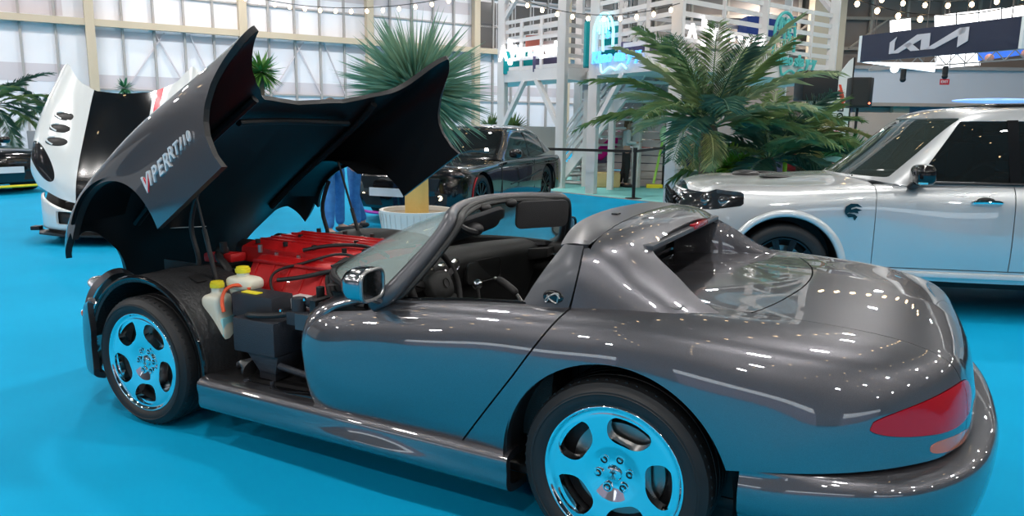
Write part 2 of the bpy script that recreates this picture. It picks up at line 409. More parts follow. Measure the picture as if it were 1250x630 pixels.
quar = clip(quar, lambda V: np.maximum(np.hypot(V[:, 0] - 2.444, V[:, 2] - .330) - .400, V[:, 1] + .80))
quar = clip(quar, lambda V: np.maximum(V[:, 2] - .318, V[:, 0] - 2.45))
quar = clip(quar, lambda V: np.maximum(V[:, 2] - (.467 + (V[:, 0] - 2.86) * .16), 2.6 - V[:, 0]))
deckall = clip(quar, lambda V: V[:, 1] + .622)
deckall = clip(deckall, lambda V: V[:, 0] - 2.24)
quar = clip(quar, lambda V: np.minimum(-.625 - V[:, 1], 10))
_lid = lambda V: 2.925 - .30 * (V[:, 1])**2 - V[:, 0]
lid = clip(deckall, lambda V: _lid(V) - .003)
deck = clip(deckall, lambda V: -_lid(V) - .003)
# tail lamp outlines on the corner
def lampf(V):
    t = V[:, 0] + (V[:, 1] + .9) * .60; u = np.clip((t - 3.205) / .465, -1, 2); uc = np.clip(u, 0, 1)
    h = .074 * np.sqrt(np.clip(1 - (1 - uc)**7, 0, 1)) * np.sqrt(np.clip(1 - uc**7, 0, 1)) * (.40 + .60 * uc)
    return np.where((u > 0) & (u < 1), h - np.abs(V[:, 2] - (.652 + .050 * uc)), -.02 - np.abs(u - .5) * .1)
def ambf(V):
    t = V[:, 0] + (V[:, 1] + .9) * .60
    return 1 - (np.abs((t - 3.545) / .115)**3 + np.abs((V[:, 2] - .583) / .021)**3)
lens = clip(quar, lambda V: lampf(V)); quar = clip(quar, lambda V: -lampf(V) - .002)
lens2 = clip(deck, lambda V: lampf(V)); deck = clip(deck, lambda V: -lampf(V) - .002)
amb = clip(sjoin(quar, deck), ambf); quar = clip(quar, lambda V: -ambf(V)); deck = clip(deck, lambda V: -ambf(V))
deckF = weld(sjoin(deck, smirror(deck))); lidF = weld(sjoin(lid, smirror(lid)))
panel('rear_deck', deckF, M['paint'], car, .02); panel('trunk_lid', lidF, M['paint'], car, .02)
lensJ = weld(sjoin(lens, lens2))
for mir in (0, 1):
    g = smirror if mir else (lambda s: s)
    d = panel('door', g(door), M['paint'], car, .03)
    panel('inner_skin', g(soffset(door, -.032)), M['black'], d, 0)
    panel('rear_fender', g(quar), M['paint'], car, .03)
    panel('tail_lamp', g(Surf(lensJ.V + lensJ.N * .003, lensJ.N, lensJ.F)), M['redlens'], car, .02)
    panel('reversing_lamp', g(Surf(amb.V + amb.N * .001, amb.N, amb.F)), M['amberlens'], car, .02)
    # rear wheelhouse
    sg = 1 if mir else -1
    g2 = [[(2.444 + .405 * math.cos(a), sg * y, .330 + .405 * math.sin(a)) for y in (.60, .75, .90, .94)] for a in np.linspace(-.12, PI + .12, 15)]
    w = surface(g2, 40, 6, mir == 0)
    wh = mesh('wheelhouse', (w.V, w.F), M['black'], car, smooth=60)
    mesh('wheelhouse_wall', xf(cyl(.41, .01, 32, (0, 0, 0), (PI / 2, 0, 0)), (2.444, sg * .60, .330)), M['black'], wh)
# bumper that wraps the tail
outer = [(2.86,-.957),(3.0,-.968),(3.15,-.958),(3.30,-.915),(3.42,-.82),(3.505,-.69),(3.555,-.51),(3.585,-.28),(3.595,0)]
inner = [(2.86,-.945,.467),(3.0,-.94,.486),(3.13,-.905,.505),(3.24,-.855,.522),(3.335,-.775,.54),(3.41,-.665,.548),(3.46,-.49,.55),(3.495,-.27,.55),(3.51,0,.55)]
BG = []
for k, ((ox, oy), (ix, iy, iz)) in enumerate(zip(outer, inner)):
    w = k / 8; nrm = np.array([ox - ix, oy - iy]); nn = np.array([ox - 2.9, oy * .7]); nn = nn / max(np.linalg.norm(nn), 1e-6)
    if k < 2: nn = np.array([0, -1.])
    top = .467 + .075 * min(1, k / 5)
    BG.append([(ix - nn[0] * .03, iy - nn[1] * .03, iz + .004), (ix * .5 + ox * .5 - nn[0] * .004, iy * .5 + oy * .5 - nn[1] * .004, top + .002),
               (ox - nn[0] * .012, oy - nn[1] * .012, top - .014), (ox, oy, top - .05), (ox - nn[0] * .004, oy - nn[1] * .004, top - .12),
               (ox - nn[0] * .03, oy - nn[1] * .03, .31), (ox - nn[0] * .09, oy - nn[1] * .09, .235), (ox - nn[0] * .18, oy - nn[1] * .18, .215)])
b = surface(BG, 90, 40)
b = orient(b, (2.6, 0, .3))
b = clip(b, lambda V: np.hypot(V[:, 0] - 2.444, V[:, 2] - .33) - .405)
bF = weld(sjoin(b, smirror(b)))
panel('rear_bumper', bF, M['paint'], car, .02)
# side sills with their bulged covers
SG = []
for x in np.linspace(.44, 2.055, 12):
    u = (x - .44) / 1.615; bul = .026 * math.exp(-((u - .62) / .26)**2); yb = -.925 - .012 * u
    SG.append([(x, -.84, .330), (x, yb + .012, .322), (x, yb, .312), (x, yb - .006, .292), (x, yb - bul * .7, .255), (x, yb - bul, .222), (x, yb + .008, .188 ), (x, yb + .05, .165), (x, yb + .16, .155)])
sl = surface(SG, 60, 34)
sl = orient(sl, (1.3, -.5, .3))
for mir in (0, 1):
    g = smirror if mir else (lambda s: s)
    panel('side_sill', g(sl), M['paint'], car, .03)

# ---------------------------------------------------------------- targa hoop with its sails
ROOF = [
 [(2.235,-.815,.862),(2.245,-.803,.93),(2.25,-.770,1.015),(2.235,-.70,1.075),(2.205,-.55,1.108),(2.18,-.30,1.132),(2.17,0,1.138)],
 [(2.33,-.808,.872),(2.33,-.79,.935),(2.315,-.745,1.02),(2.295,-.675,1.075),(2.275,-.53,1.107),(2.26,-.29,1.128),(2.25,0,1.134)],
 [(2.48,-.795,.880),(2.455,-.765,.935),(2.41,-.70,1.005),(2.37,-.635,1.060),(2.35,-.50,1.094),(2.34,-.27,1.115),(2.335,0,1.12)],
 [(2.61,-.762,.884),(2.56,-.71,.928),(2.49,-.645,.985),(2.42,-.585,1.042),(2.395,-.46,1.075),(2.39,-.25,1.094),(2.385,0,1.10)],
 [(2.72,-.69,.884),(2.64,-.650,.915),(2.545,-.598,.975),(2.45,-.553,1.035),(2.42,-.45,1.062),(2.415,-.25,1.08),(2.41,0,1.085)]]
rs = surface(ROOF, 60, 70)
rs = orient(rs, (2.3, 0, .6))
rF = weld(sjoin(rs, smirror(rs)))
_sm = lambda V: V[:, 0] - (2.215 + .03 * np.clip((np.abs(V[:, 1]) - .45) / .3, 0, 1) * 1.5)
sail = clip(rF, lambda V: np.where(V[:, 2] > 1.06, V[:, 0] - 2.262, V[:, 0] - 2.20))
front = clip(rF, lambda V: np.where(V[:, 2] > 1.06, 2.257 - V[:, 0], -1))
panel('targa_hoop', sail, M['paint'], car, .02)
FR = [[(p[0] - .10, p[1] * .985, p[2] - .012) for p in ROOF[0][3:]], [(p[0] - .05, p[1] * .99, p[2] - .001) for p in ROOF[0][3:]], [(p[0] - .0, p[1], p[2]) for p in ROOF[0][3:]], [(2.257 + (i == 0) * -.01, p[1], p[2] - .0005) for i, p in enumerate(ROOF[1][3:])]]
fr = surface(FR, 14, 40)
fr = orient(fr, (2.2, 0, .6))
panel('hoop_front_band', weld(sjoin(fr, smirror(fr))), M['satin'], car, .03)
mesh('latch_slot', box(2.17, 2.195, -.26, -.22, 1.134, 1.1385), M['black'], car)
# inner faces, rear window recess
for s in (-1, 1):
    tri = [(2.72, .885), (2.545, .972), (2.45, 1.032), (2.30, 1.035), (2.215, 1.03), (2.215, .86), (2.5, .87), (2.7, .876)]
    # sloping inner wall of the sail
    W = []
    for (x, z, yy) in ((2.71, .884, .675), (2.64, .912, .640), (2.545, .972, .590), (2.45, 1.032, .545), (2.32, 1.04, .535), (2.23, 1.04, .53)):
        W.append([(x, s * yy, z), (x, s * (yy - .02), z * .6 + .87 * .4), (x, s * (yy - .03), .866)])
    w = surface(W, 24, 8, s > 0); t = sjoin(w, soffset(w, .006))
    mesh('sail_inner_wall', (t.V, t.F), M['paint'], car, smooth=40)
mesh('rear_bulkhead', box(2.17, 2.19, -.62, .62, .55, .90), M['black'], car)
mesh('window_surround', join(box(2.185, 2.225, -.56, .56, .86, .90), box(2.185, 2.225, -.56, .56, 1.03, 1.10), box(2.185, 2.225, -.56, -.50, .86, 1.08), box(2.185, 2.225, .50, .56, .86, 1.08)), M['blackgloss'], car, bevel=.006)
mesh('rear_window', box(2.20, 2.206, -.50, .50, .90, 1.03), M['glassdark'], car)
mesh('hoop_underside', xf(box(-.115, .115, -.54, .54, -.01, .01), (2.32, 0, 1.055)), M['satin'], car, bevel=.005)
mesh('third_brake_lamp', xf(box(-.012, .012, -.12, .12, -.011, .011), (2.425, .18, 1.062)), M['redlens'], car, bevel=.004)
# satin side panels in front of the hoop, with the oval emblem
for s in (-1, 1):
    q = [(2.045, s * .800, .848), (2.225, s * .812, .862), (2.245, s * .80, .93), (2.25, s * .770, 1.015), (2.228, s * .70, 1.078), (2.15, s * .68, 1.070), (2.125, s * .72, 1.01), (2.09, s * .765, .93)]
    P0 = [(2.035, .803, .848), (2.075, .775, .93), (2.115, .735, 1.005), (2.150, .690, 1.068)]
    P1 = [(2.225, .815, .858), (2.238, .803, .93), (2.243, .770, 1.01), (2.232, .708, 1.072)]
    G = [[tuple(np.array(a) * (1 - t) + np.array(b2) * t + np.array([0, .012 * math.sin(PI * t), 0])) for t in (0, .33, .66, 1)] for a, b2 in zip(P0, P1)]
    G = [[(p[0], s * p[1], p[2]) for p in r] for r in G]
    w = surface(G, 20, 16, s < 0)
    w = orient(w, (2.15, 0, .9))
    vp = panel('side_vent_panel', w, M['satin'], car, .03, both=True, label='satin grey panel ahead of the hoop')
    em = mesh('emblem_base', ball(1, (2.165, s * .812, .895), (.040, .008, .026)), M['blackgloss'], vp, label='black oval emblem')
    cl = [(2.165 + .028 * math.cos(a) * (1 - .25 * math.sin(2.2 * a)), s * .821, .895 + .017 * math.sin(a * 1.5)) for a in np.linspace(0, 4.2 * PI / 1.5, 36)]
    mesh('emblem_coil', tube(cl, .0028, 6), M['steel'], vp)
    mesh('belt_trim', tube(spline([(1.47, s * .800, .797), (1.65, s * .793, .822), (1.95, s * .79, .85), (2.22, s * .80, .868)], 24), .012, 8, flat=.6), M['blackgloss'], car)
    mesh('belt_moulding', tube(spline([(1.40, s * .815, .790), (1.65, s * .825, .812), (1.95, s * .825, .838), (2.22, s * .825, .855)], 24), .007, 6), M['satin'], car)
mesh('fuel_filler', cyl(.03, .004, 24, (2.58, -.73, .903), (.35, .2, 0)), M['paint'], car)
# ---------------------------------------------------------------- wheels
def make_wheel(parent, x, side, rt, width, yface, tw, off):
    """side -1 near, +1 far; yface = |y| of the rim lip"""
    w = thing('wheel', None, None, (x, side * yface, rt), parent=parent)
    w.rotation_euler = (0, 0, 0 if side < 0 else PI)
    R = .247
    nr, na = 44, 300
    rr = np.concatenate([np.linspace(.004, .225, 36), [.229, .233, .237, .241, .2445, .247, .248, .2485]]); aa = np.linspace(0, 2 * PI, na, endpoint=False)
    def hgt(r):
        return float(np.interp(r, [0, .036, .040, .055, .10, .16, .21, .228, .234, .241, .247, .2485], [.030, .030, .033, .030, .016, .008, .006, .010, .004, -.002, .001, .012]))
    V, F = [], []
    for r in rr:
        for a in aa: V.append((r * math.cos(a), hgt(r), r * math.sin(a)))
    for i in range(len(rr) - 1):
        for k in range(na): F.append((i * na + k, i * na + (k + 1) % na, (i + 1) * na + (k + 1) % na, (i + 1) * na + k))
    V = np.array(V); N = np.zeros_like(V)
    for q in F:
        n = np.cross(V[q[1]] - V[q[0]], V[q[2]] - V[q[0]]); 
        for i in q: N[i] += n
    N /= np.maximum(np.linalg.norm(N, axis=1, keepdims=True), 1e-12)
    s = Surf(V, N, F)
    if s.N[na * 10][1] > 0: s = Surf(s.V, -s.N, [tuple(reversed(q)) for q in s.F])
    def hole(V):
        r = np.hypot(V[:, 0], V[:, 2]); a = np.arctan2(V[:, 2], V[:, 0]); d = np.full(len(V), 9.)
        for k in range(5):
            t = (a - math.radians(off + 72 * k) + PI) % (2 * PI) - PI
            rho = (r - .166) / .052; tau = r * t / (.054 + .42 * np.clip(r - .12, 0, .1)) + .10 * rho
            d = np.minimum(d, (np.abs(rho)**2.7 + np.abs(tau)**2.5) - 1)
        return d
    s = clip(s, hole)
    # soften the window edges: bevel strip then deep walls
    rimm = rim(s, .045)
    t = sjoin(s, rimm)
    mesh('rim', (t.V, t.F), M['chrome'], w, normals=t.N)
    mesh('rim_barrel', lathe([(.2485, .012), (.238, .02), (.225, .05), (.215, width * .9)], 64, 'y'), M['steel'], w)
    mesh('wheel_back', lathe([(.0, .10), (.215, .10)], 40, 'y'), M['black'], w)
    mesh('brake_disc', lathe([(.06, .075), (.165, .075), (.165, .095), (.06, .095)], 48, 'y'), M['disc'], w)
    # tyre
    ro = rt; ri = .243
    pr = [(ri, .018), (ri + .004, .003), (ri + .014, -.006), (ri + (ro - ri) * .40, -.012), (ri + (ro - ri) * .62, -.010), (ri + (ro - ri) * .66, -.007), (ro - .022, .000), (ro - .009, .008), (ro - .002, .022)]
    y = .022; tread = []
    n = 5
    for k in range(n):
        a = .030 + (width - .06) * k / n; b = .030 + (width - .06) * (k + 1) / n
        tread += [(ro, a + .004), (ro, b - .006), (ro - .008, b - .003), (ro - .008, b + .001)]
    pr += tread + [(ro - .009, width - .01), (ri + .03, width + .008), (ri, width - .02)]
    tv = lathe(pr, 96, 'y')
    ty = mesh('tyre', tv, M['rubber'], w, smooth=30)
    # shoulder blocks
    blk = []
    for k in range(60):
        a = 2 * PI * k / 60
        blk.append(xf(box(-.004, .004, .020, .040, ro - .012, ro + .0008), rot=(0, a, 0)))
    mesh('tread_block', join(*blk), M['rubber'], w)
    mesh('tyre_bead_line', lathe([(ri + (ro - ri) * .50 + 0, -.0125), (ri + (ro - ri) * .50 + .003, -.0145), (ri + (ro - ri) * .50 + .006, -.0125)], 80, 'y'), M['rubber'], w)
    # hub
    for k in range(6):
        a = math.radians(off + 8 + 60 * k)
        nx, nz = .0565 * math.cos(a), .0565 * math.sin(a)
        mesh('lug_nut', join(xf(lathe([(.0170, .036), (.0178, .0265), (.0168, .0245), (.0128, .0240), (.0118, .028)], 20, 'y'), (nx, 0, nz)),
                             xf(lathe([(0, .0215), (.0050, .022), (.0085, .025), (.0085, .034)], 6, 'y'), (nx, 0, nz))), M['chrome'], w)
        mesh('nut_recess', xf(lathe([(0, .0272), (.0125, .0272)], 20, 'y'), (nx, 0, nz)), M['blackgloss'], w)
    cc = mesh('centre_cap', lathe([(0, .018), (.020, .019), (.026, .022), (.030, .030), (.031, .036)], 32, 'y'), M['chrome'], w)
    mesh('cap_emblem', join(*[xf(box(-.002, .002, .0165, .0185, -.017, .017), rot=(0, .5 * q, 0)) for q in (-1, 0, 1)], xf(box(-.012, .012, .0165, .0185, .004, .008))), M['steel'], w)
    return w
for sd in (-1, 1):
    make_wheel(car, 2.444, sd, .333, .30, .925, .3, 0.8)
    make_wheel(car, 0.0, sd, .322, .25, .888, .25, 56)
# ---------------------------------------------------------------- front fascia and inner wings
per = [(-.37,-.893,.590),(-.45,-.868,.556),(-.55,-.795,.512),(-.67,-.665,.462),(-.79,-.46,.41),(-.87,-.23,.375),(-.895,0,.365)]
FG = []
for k, (x, y, zt) in enumerate(per):
    n = np.array([x + .1, y * 1.0]); n /= np.linalg.norm(n)
    if k == 0: n = np.array([-.25, -.97])
    o = .02 * min(1, k / 2)
    FG.append([(x + n[0] * d, y + n[1] * d, z) for d, z in ((-.03, zt + .008), (-.004, zt), (.006, zt - .03), (o, (zt + .2) / 2 + .03), (o * .9, .25), (o * .2, .19), (-.05, .165))])
fs = orient(surface(FG, 50, 30), (-.2, 0, .3))
fs = clip(fs, lambda V: np.hypot(V[:, 0], V[:, 2] - .325) - .384)
mouth = lambda V: np.maximum(np.maximum(np.abs(V[:, 1]) - .30, np.abs(V[:, 2] - .27) - .05), -10)
fs = clip(weld(sjoin(fs, smirror(fs))), mouth)
fa = panel('front_fascia', fs, M['paint'], car, .03)
mesh('grille_mesh', join(*[box(-.875, -.865, -.30, .30, z, z + .006) for z in np.linspace(.22, .32, 8)]), M['black'], fa)
for g in (lambda q: q, smirror):
    panel('headlamp_corner', g(corner), M['paint'], car, .03, both=True)
for s in (-1, 1):
    mesh('headlamp_lens', ball(1, (-.62, s * .64, .600), (.075, .10, .035), (0, .35, s * -.5)), M['lampclear'], car)
    mesh('side_marker', ball(1, (-.492, s * .848, .497), (.028, .012, .019), (0, 0, s * .6)), M['amberlens'], car, label='amber side marker lamp')
    mesh('fog_lamp', ball(1, (-.62, s * .735, .30), (.03, .03, .025)), M['chrome'], car)
    # inner wing arch
    LG = []
    for a in np.linspace(math.radians(-14), math.radians(172), 26):
        ca, sa = math.cos(a), math.sin(a)
        LG.append([(r * ca, s * y, .325 + r * sa) for y, r in ((.862, .392), (.868, .408), (.858, .424), (.84, .421), (.80, .418), (.70, .420), (.55, .418), (.42, .405))])
    w = surface(LG, 90, 40); t = sjoin(w, soffset(w, .004 if w.N[1800][2] < 0 else -.004))
    mesh('inner_wing', (w.V, w.F), M['linertex'], car, smooth=50)
    mesh('inner_wing_lip', tube([(.414 * math.cos(a), s * .862, .325 + .414 * math.sin(a)) for a in np.linspace(math.radians(-14), math.radians(174), 60)], .011, 8), M['blackgloss'], car)
    mesh('wing_pad', xf(box(-.035, .035, -.03, .03, 0, .006), (.16, s * .66, .716), (0, .37, 0)), M['black'], car, bevel=.004)
    mesh('wheelhouse_panel', box(-.42, .42, s * .40 - .005, s * .40 + .005, .16, .72), M['black'], car)
    mesh('suspension_arm', tube([(-.05, s * .40, .24), (0, s * .68, .25)], .02, 8), M['black'], car)
    # frame rail under the open bay
    mesh('frame_rail', join(box(.40, 1.16, s * .70 - .17, s * .70 + .17, .20, .315), box(.42, 1.16, s * .55 - .02, s * .55 + .02, .30, .37)), M['black'], car, bevel=.01)
    mesh('rail_cover', prism([(.56, .30), (1.13, .30), (1.13, .345), (.95, .335), (.60, .322)], .05, 'y', s * .87 - (.05 if s > 0 else 0)), M['blackgloss'], car, bevel=.006)
    # door opening front: painted hinge pillar strip
    HG = []
    for (x, z, y) in ((1.165, .300, .862), (1.12, .335, .866), (1.085, .44, .872), (1.062, .57, .868), (1.085, .652, .852), (1.12, .70, .83), (1.20, .742, .81), (1.33, .775, .802), (1.46, .795, .80)):
        HG.append([(x - .062, s * (y - .045), z - .004 + (.03 if z > .65 else 0)), (x - .045, s * (y - .012), z + (.022 if z > .65 else 0)), (x - .012, s * (y + .012), z + (.006 if z > .65 else 0)), (x + .012, s * (y + .008), z - .004)])
    w = orient(surface(HG, 60, 12), (1.5, 0, .4))
    panel('hinge_pillar', w, M['satin'] if False else M['paint'], car, .02)
    mesh('pillar_inner', box(1.05, 1.12, s * .70 - .10, s * .70 + .10, .30, .72), M['black'], car, bevel=.02)
mesh('floor_pan', box(-.40, 2.15, -.55, .55, .16, .20), M['black'], car)
mesh('firewall', box(1.02, 1.05, -.80, .80, .20, .74), M['black'], car)
mesh('radiator', join(box(-.60, -.54, -.38, .38, .22, .56), box(-.62, -.52, -.42, .42, .55, .585)), M['black'], car, bevel=.01)
mesh('radiator_support', join(box(-.50, -.44, -.66, .66, .60, .63), tube([(-.45, -.64, .62), (-.2, -.52, .70)], .016), tube([(-.45, .64, .62), (-.2, .52, .70)], .016)), M['black'], car)
mesh('fan_shroud', box(-.52, -.46, -.36, .36, .25, .60), M['black'], car, bevel=.02)
mesh('bay_side_panel', join(box(-.40, 1.05, -.54, -.52, .20, .56), box(-.40, 1.05, .52, .54, .20, .56)), M['black'], car)

# ---------------------------------------------------------------- engine
mesh('engine_block', box(.05, .90, -.24, .24, .25, .66), M['steel'], car, bevel=.03)
for s in (-1, 1):
    vc = thing('valve_cover', None, None, (0, 0, 0), parent=car)
    prof = [(-.30, .775), (-.32, .805), (-.375, .812), (-.43, .785), (-.505, .668), (-.515, .632), (-.495, .615), (-.30, .64)]
    body = prism([(s * y, z) for y, z in prof], .62, 'x', .30)
    mesh('cover_body', body, M['redpaint'], vc, bevel=.010)
    ribs = []
    for k in range(6):
        x = .34 + k * .108
        a = [(x, s * -.432, .794), (x + .012, s * -.432, .794), (x + .012, s * -.506, .678), (x, s * -.506, .678), (x, s * -.425, .780), (x + .012, s * -.425, .780), (x + .012, s * -.497, .668), (x, s * -.497, .668)]
        ribs.append((a, [(0, 1, 2, 3), (7, 6, 5, 4), (0, 4, 5, 1), (1, 5, 6, 2), (2, 6, 7, 3), (3, 7, 4, 0)]))
    ribs.append(beam((.30, s * -.510, .640), (.92, s * -.510, .640), .03, .022)); ribs.append(beam((.31, s * -.433, .79), (.91, s * -.433, .79), .018, .014))
    mesh('cooling_rib', join(*ribs), M['redpaint'], vc, bevel=.002)
    for k in range(4): mesh('cover_bolt', cyl(.010, .014, 6, (.38 + k * .15, s * -.345, .808)), M['steel'], vc)
    mesh('round_badge', xf(cyl(.026, .006, 20), (.50, s * -.470, .727), (s * 1.0, 0, 0)), M['redpaint'], vc)
it = thing('intake_manifold', None, None, parent=car)
mesh('plenum', prism([(-.295, .74), (-.285, .822), (-.20, .846), (.20, .846), (.285, .822), (.295, .74)], .80, 'x', .06), M['redpaint'], it, bevel=.012)
mesh('plenum_rib', join(*[beam((.08, y, .848), (.84, y, .848), .016, .010) for y in np.linspace(-.16, .16, 5)]), M['redpaint'], it, bevel=.002)
for x, y in ((.14, -.24), (.34, -.24), (.54, -.24), (.74, -.24), (.14, .24), (.34, .24), (.54, .24), (.74, .24), (.22, 0), (.62, 0)):
    mesh('plenum_bolt', cyl(.013, .022, 10, (x, y, .838)), M['black'], it)
mesh('throttle_body', join(xf(lathe([(.05, 0), (.06, .02), (.06, .12), (.05, .14)], 20, 'x', True), (-.10, -.13, .77)), xf(lathe([(.05, 0), (.06, .02), (.06, .12), (.05, .14)], 20, 'x', True), (-.10, .13, .77))), M['black'], it)
mesh('front_red_tube', beam((-.16, -.30, .745), (.10, -.34, .77), .10, .05), M['redpaint'], it, bevel=.015)
ab = thing('air_cleaner', None, None, parent=car)
mesh('airbox_lid', xf(ball(1, (0, 0, 0), (.33, .25, .05), nu=40), (.30, .62, .765), (0, .02, 0)), M['rubber'], ab)
mesh('airbox_rim', tube([(.30 + .335 * math.cos(a), .62 + .255 * math.sin(a), .768) for a in np.linspace(0, 2 * PI, 48, endpoint=False)], .012, 8, closed=True), M['blackgloss'], ab)
mesh('spark_lead', tube(spline([(.93, -.30, .82), (.80, -.33, .85), (.62, -.42, .80), (.50, -.50, .74), (.54, -.53, .66), (.66, -.52, .62)], 40), .007, 8), M['rubber'], car)
mesh('fuel_line', tube(spline([(.99, -.38, .80), (.85, -.43, .79), (.70, -.50, .755), (.58, -.545, .735)], 30), .011, 8), M['rubber'], car)
mesh('heater_hose', tube(spline([(1.0, -.22, .84), (.82, -.17, .868), (.62, -.24, .862), (.52, -.30, .84)], 30), .010, 8), M['rubber'], car)
mesh('wiper_linkage', join(tube(spline([(1.02, -.52, .79), (.90, -.30, .85), (.86, .05, .865), (.90, .40, .85)], 24), .009, 8), ball(.03, (.93, -.40, .82), (1.2, 1, .6)), ball(.02, (.86, -.22, .85))), M['black'], car)
mesh('front_clutter', join(tube(spline([(-.02, -.36, .80), (.02, -.40, .77), (.10, -.42, .72), (.12, -.43, .62)], 16), .022, 10), ball(.034, (-.0, -.36, .80)), cyl(.02, .05, 12, (.02, -.37, .80))), M['black'], car)
mesh('relay_can', cyl(.012, .04, 10, (.25, -.33, .81)), M['steel'], car)
# bottles, battery box, electrics
b1 = thing('washer_bottle', None, None, (.30, -.70, 0), parent=car)
b1.rotation_euler = (0, 0, .2)
G = [[(cx + hx * math.copysign(abs(math.cos(a))**.5, math.cos(a)), hy * math.copysign(abs(math.sin(a))**.5, math.sin(a)), z) for a in np.linspace(0, 2 * PI, 25)] for z, cx, hx, hy in ((.455, .065, .034, .045), (.50, .06, .038, .05), (.58, .035, .048, .055), (.635, .028, .056, .058), (.66, .03, .050, .05), (.675, .035, .026, .026), (.70, .035, .026, .026))]
w = surface(G, 30, 48); mesh('bottle_body', (w.V, w.F), M['bottle'], b1, smooth=60)
mesh('washer_fluid', join(xf(box(-.035, .035, -.047, .047, .46, .56), (.058, 0, 0))), M['coolant'], b1, bevel=.012)
mesh('bottle_cap', join(cyl(.034, .022, 24, (.035, 0, .70)), cyl(.030, .008, 24, (.035, 0, .722))), M['yellow'], b1, label='yellow screw cap', bevel=.003)
b2 = thing('coolant_reservoir', None, None, (.41, -.60, 0), parent=car)
mesh('bottle_body', join(ball(1, (.01, 0, .715), (.092, .06, .034), p=.6, nu=28), cyl(.03, .03, 20, (0, 0, .74)), ball(1, (-.02, 0, .68), (.05, .045, .03), p=.7)), M['bottle'], b2)
mesh('bottle_cap', join(cyl(.036, .02, 24, (0, 0, .765)), cyl(.031, .009, 24, (0, 0, .785))), M['yellow'], b2, label='yellow screw cap', bevel=.003)
bt = thing('battery_box', None, None, parent=car)
mesh('box_body', join(box(.545, .80, -.80, -.60, .445, .605), prism([(.60, .445), (.80, .445), (.78, .36), (.68, .36)], .16, 'y', -.78)), M['boxplastic'], bt, bevel=.008)
mesh('upper_box', box(.455, .715, -.72, -.58, .58, .695), M['boxplastic'], bt, bevel=.012)
mesh('cable_clip', join(box(.50, .60, -.70, -.66, .694, .700)), M['yellow'], bt, bevel=.002)
mesh('positive_cable', tube(spline([(.50, -.64, .70), (.44, -.66, .715), (.405, -.70, .70), (.41, -.735, .65), (.43, -.745, .60)], 24), .009, 8), M['orange'], bt)
mesh('top_cable', tube(spline([(.60, -.76, .61), (.66, -.79, .625), (.76, -.76, .63), (.86, -.72, .65)], 20), .014, 8), M['rubber'], bt)
fb = thing('electrics_bracket', None, None, parent=car)
mesh('white_relay_box', box(.68, .80, -.60, -.50, .62, .672), M['white'], fb, bevel=.004, label='white relay box')
mesh('actuator', join(cyl(.032, .10, 16, (.88, -.72, .62)), box(.84, .98, -.76, -.66, .60, .66), ball(.024, (.93, -.70, .70)), tube([(.86, -.70, .68), (.98, -.68, .705)], .012), box(.96, 1.04, -.74, -.66, .62, .70)), M['boxplastic'], fb, bevel=.004)
mesh('bright_bolt', join(cyl(.009, .012, 8, (.93, -.735, .715)), cyl(.008, .01, 8, (.82, -.77, .66)), cyl(.01, .014, 8, (.99, -.72, .70))), M['chrome'], fb)
mesh('bracket_plate', box(.93, 1.02, -.80, -.794, .60, .67), M['satin'], fb)
mesh('vacuum_canister', join(cyl(.05, .06, 20, (.90, -.60, .64)), cyl(.02, .05, 12, (.90, -.60, .70))), M['black'], fb, bevel=.006)
mesh('horn', xf(lathe([(.012, 0), (.02, .03), (.045, .07)], 18, 'x', True), (.56, -.78, .385), (0, .3, 0)), M['steel'], fb)
mesh('rail_hardware', join(cyl(.010, .02, 8, (.60, -.80, .345)), cyl(.012, .015, 8, (.66, -.84, .322)), cyl(.01, .02, 8, (.80, -.82, .325)), tube(spline([(.50, -.74, .35), (.62, -.72, .39), (.78, -.76, .40), (.95, -.74, .37)], 16), .016, 8), box(.66, .76, -.76, -.68, .32, .40)), M['boxplastic'], fb, bevel=.002)

# ---------------------------------------------------------------- cowl, windscreen
base = [(1.46,-.84,.805),(1.22,-.765,.822),(1.0,-.60,.838),(.90,-.32,.848),(.865,0,.852)]
mid = [(1.535,-.715,.945),(1.37,-.655,.965),(1.22,-.50,.985),(1.14,-.27,.998),(1.11,0,1.002)]
top = [(1.575,-.572,1.098),(1.53,-.49,1.108),(1.475,-.36,1.118),(1.425,-.18,1.126),(1.408,0,1.129)]
full = lambda L: L + [(p[0], -p[1], p[2]) for p in L[-2::-1]]
gs = orient(surface([full(base), full(mid), full(top)], 24, 60), (1.7, 0, .7))
wg = sjoin(gs, soffset(gs, -.005))
wf = thing('windshield', None, None, parent=car)
mesh('windshield_glass', (wg.V, wg.F), M['glass'], wf, normals=wg.N)
side = [(1.40,-.855,.788),(1.462,-.842,.822),(1.505,-.785,.885),(1.545,-.705,.965),(1.580,-.615,1.06),(1.582,-.572,1.100),(1.54,-.49,1.112),(1.485,-.36,1.122),(1.435,-.18,1.130),(1.418,0,1.133)]
fp = spline(full(side), 90)
rr = [.017 + .012 * min(1, abs(p[1]) / .8)**2 for p in fp]
mesh('windshield_frame', tube(fp, rr, 14, flat=1.25), M['satin'], wf)
inn = spline(full([(p[0] + .035, p[1] * .955, p[2] - .006) for p in side]), 90)
mesh('pillar_trim', tube(inn, .015, 10), M['vinyl'], wf)
mesh('weather_strip', tube(spline([(1.50,-.80,.86),(1.545,-.72,.945),(1.585,-.635,1.045)], 20), .010, 8), M['rubber'], wf)
mesh('lower_seal', tube(spline(full([(p[0] - .015, p[1] * 1.01, p[2] - .006) for p in base]), 60), .014, 8), M['rubber'], wf)
CG = []
outerc = [(1.36,-.80,.775),(1.10,-.70,.750),(.95,-.56,.752),(.83,-.42,.785),(.78,-.22,.815),(.76,0,.818)]
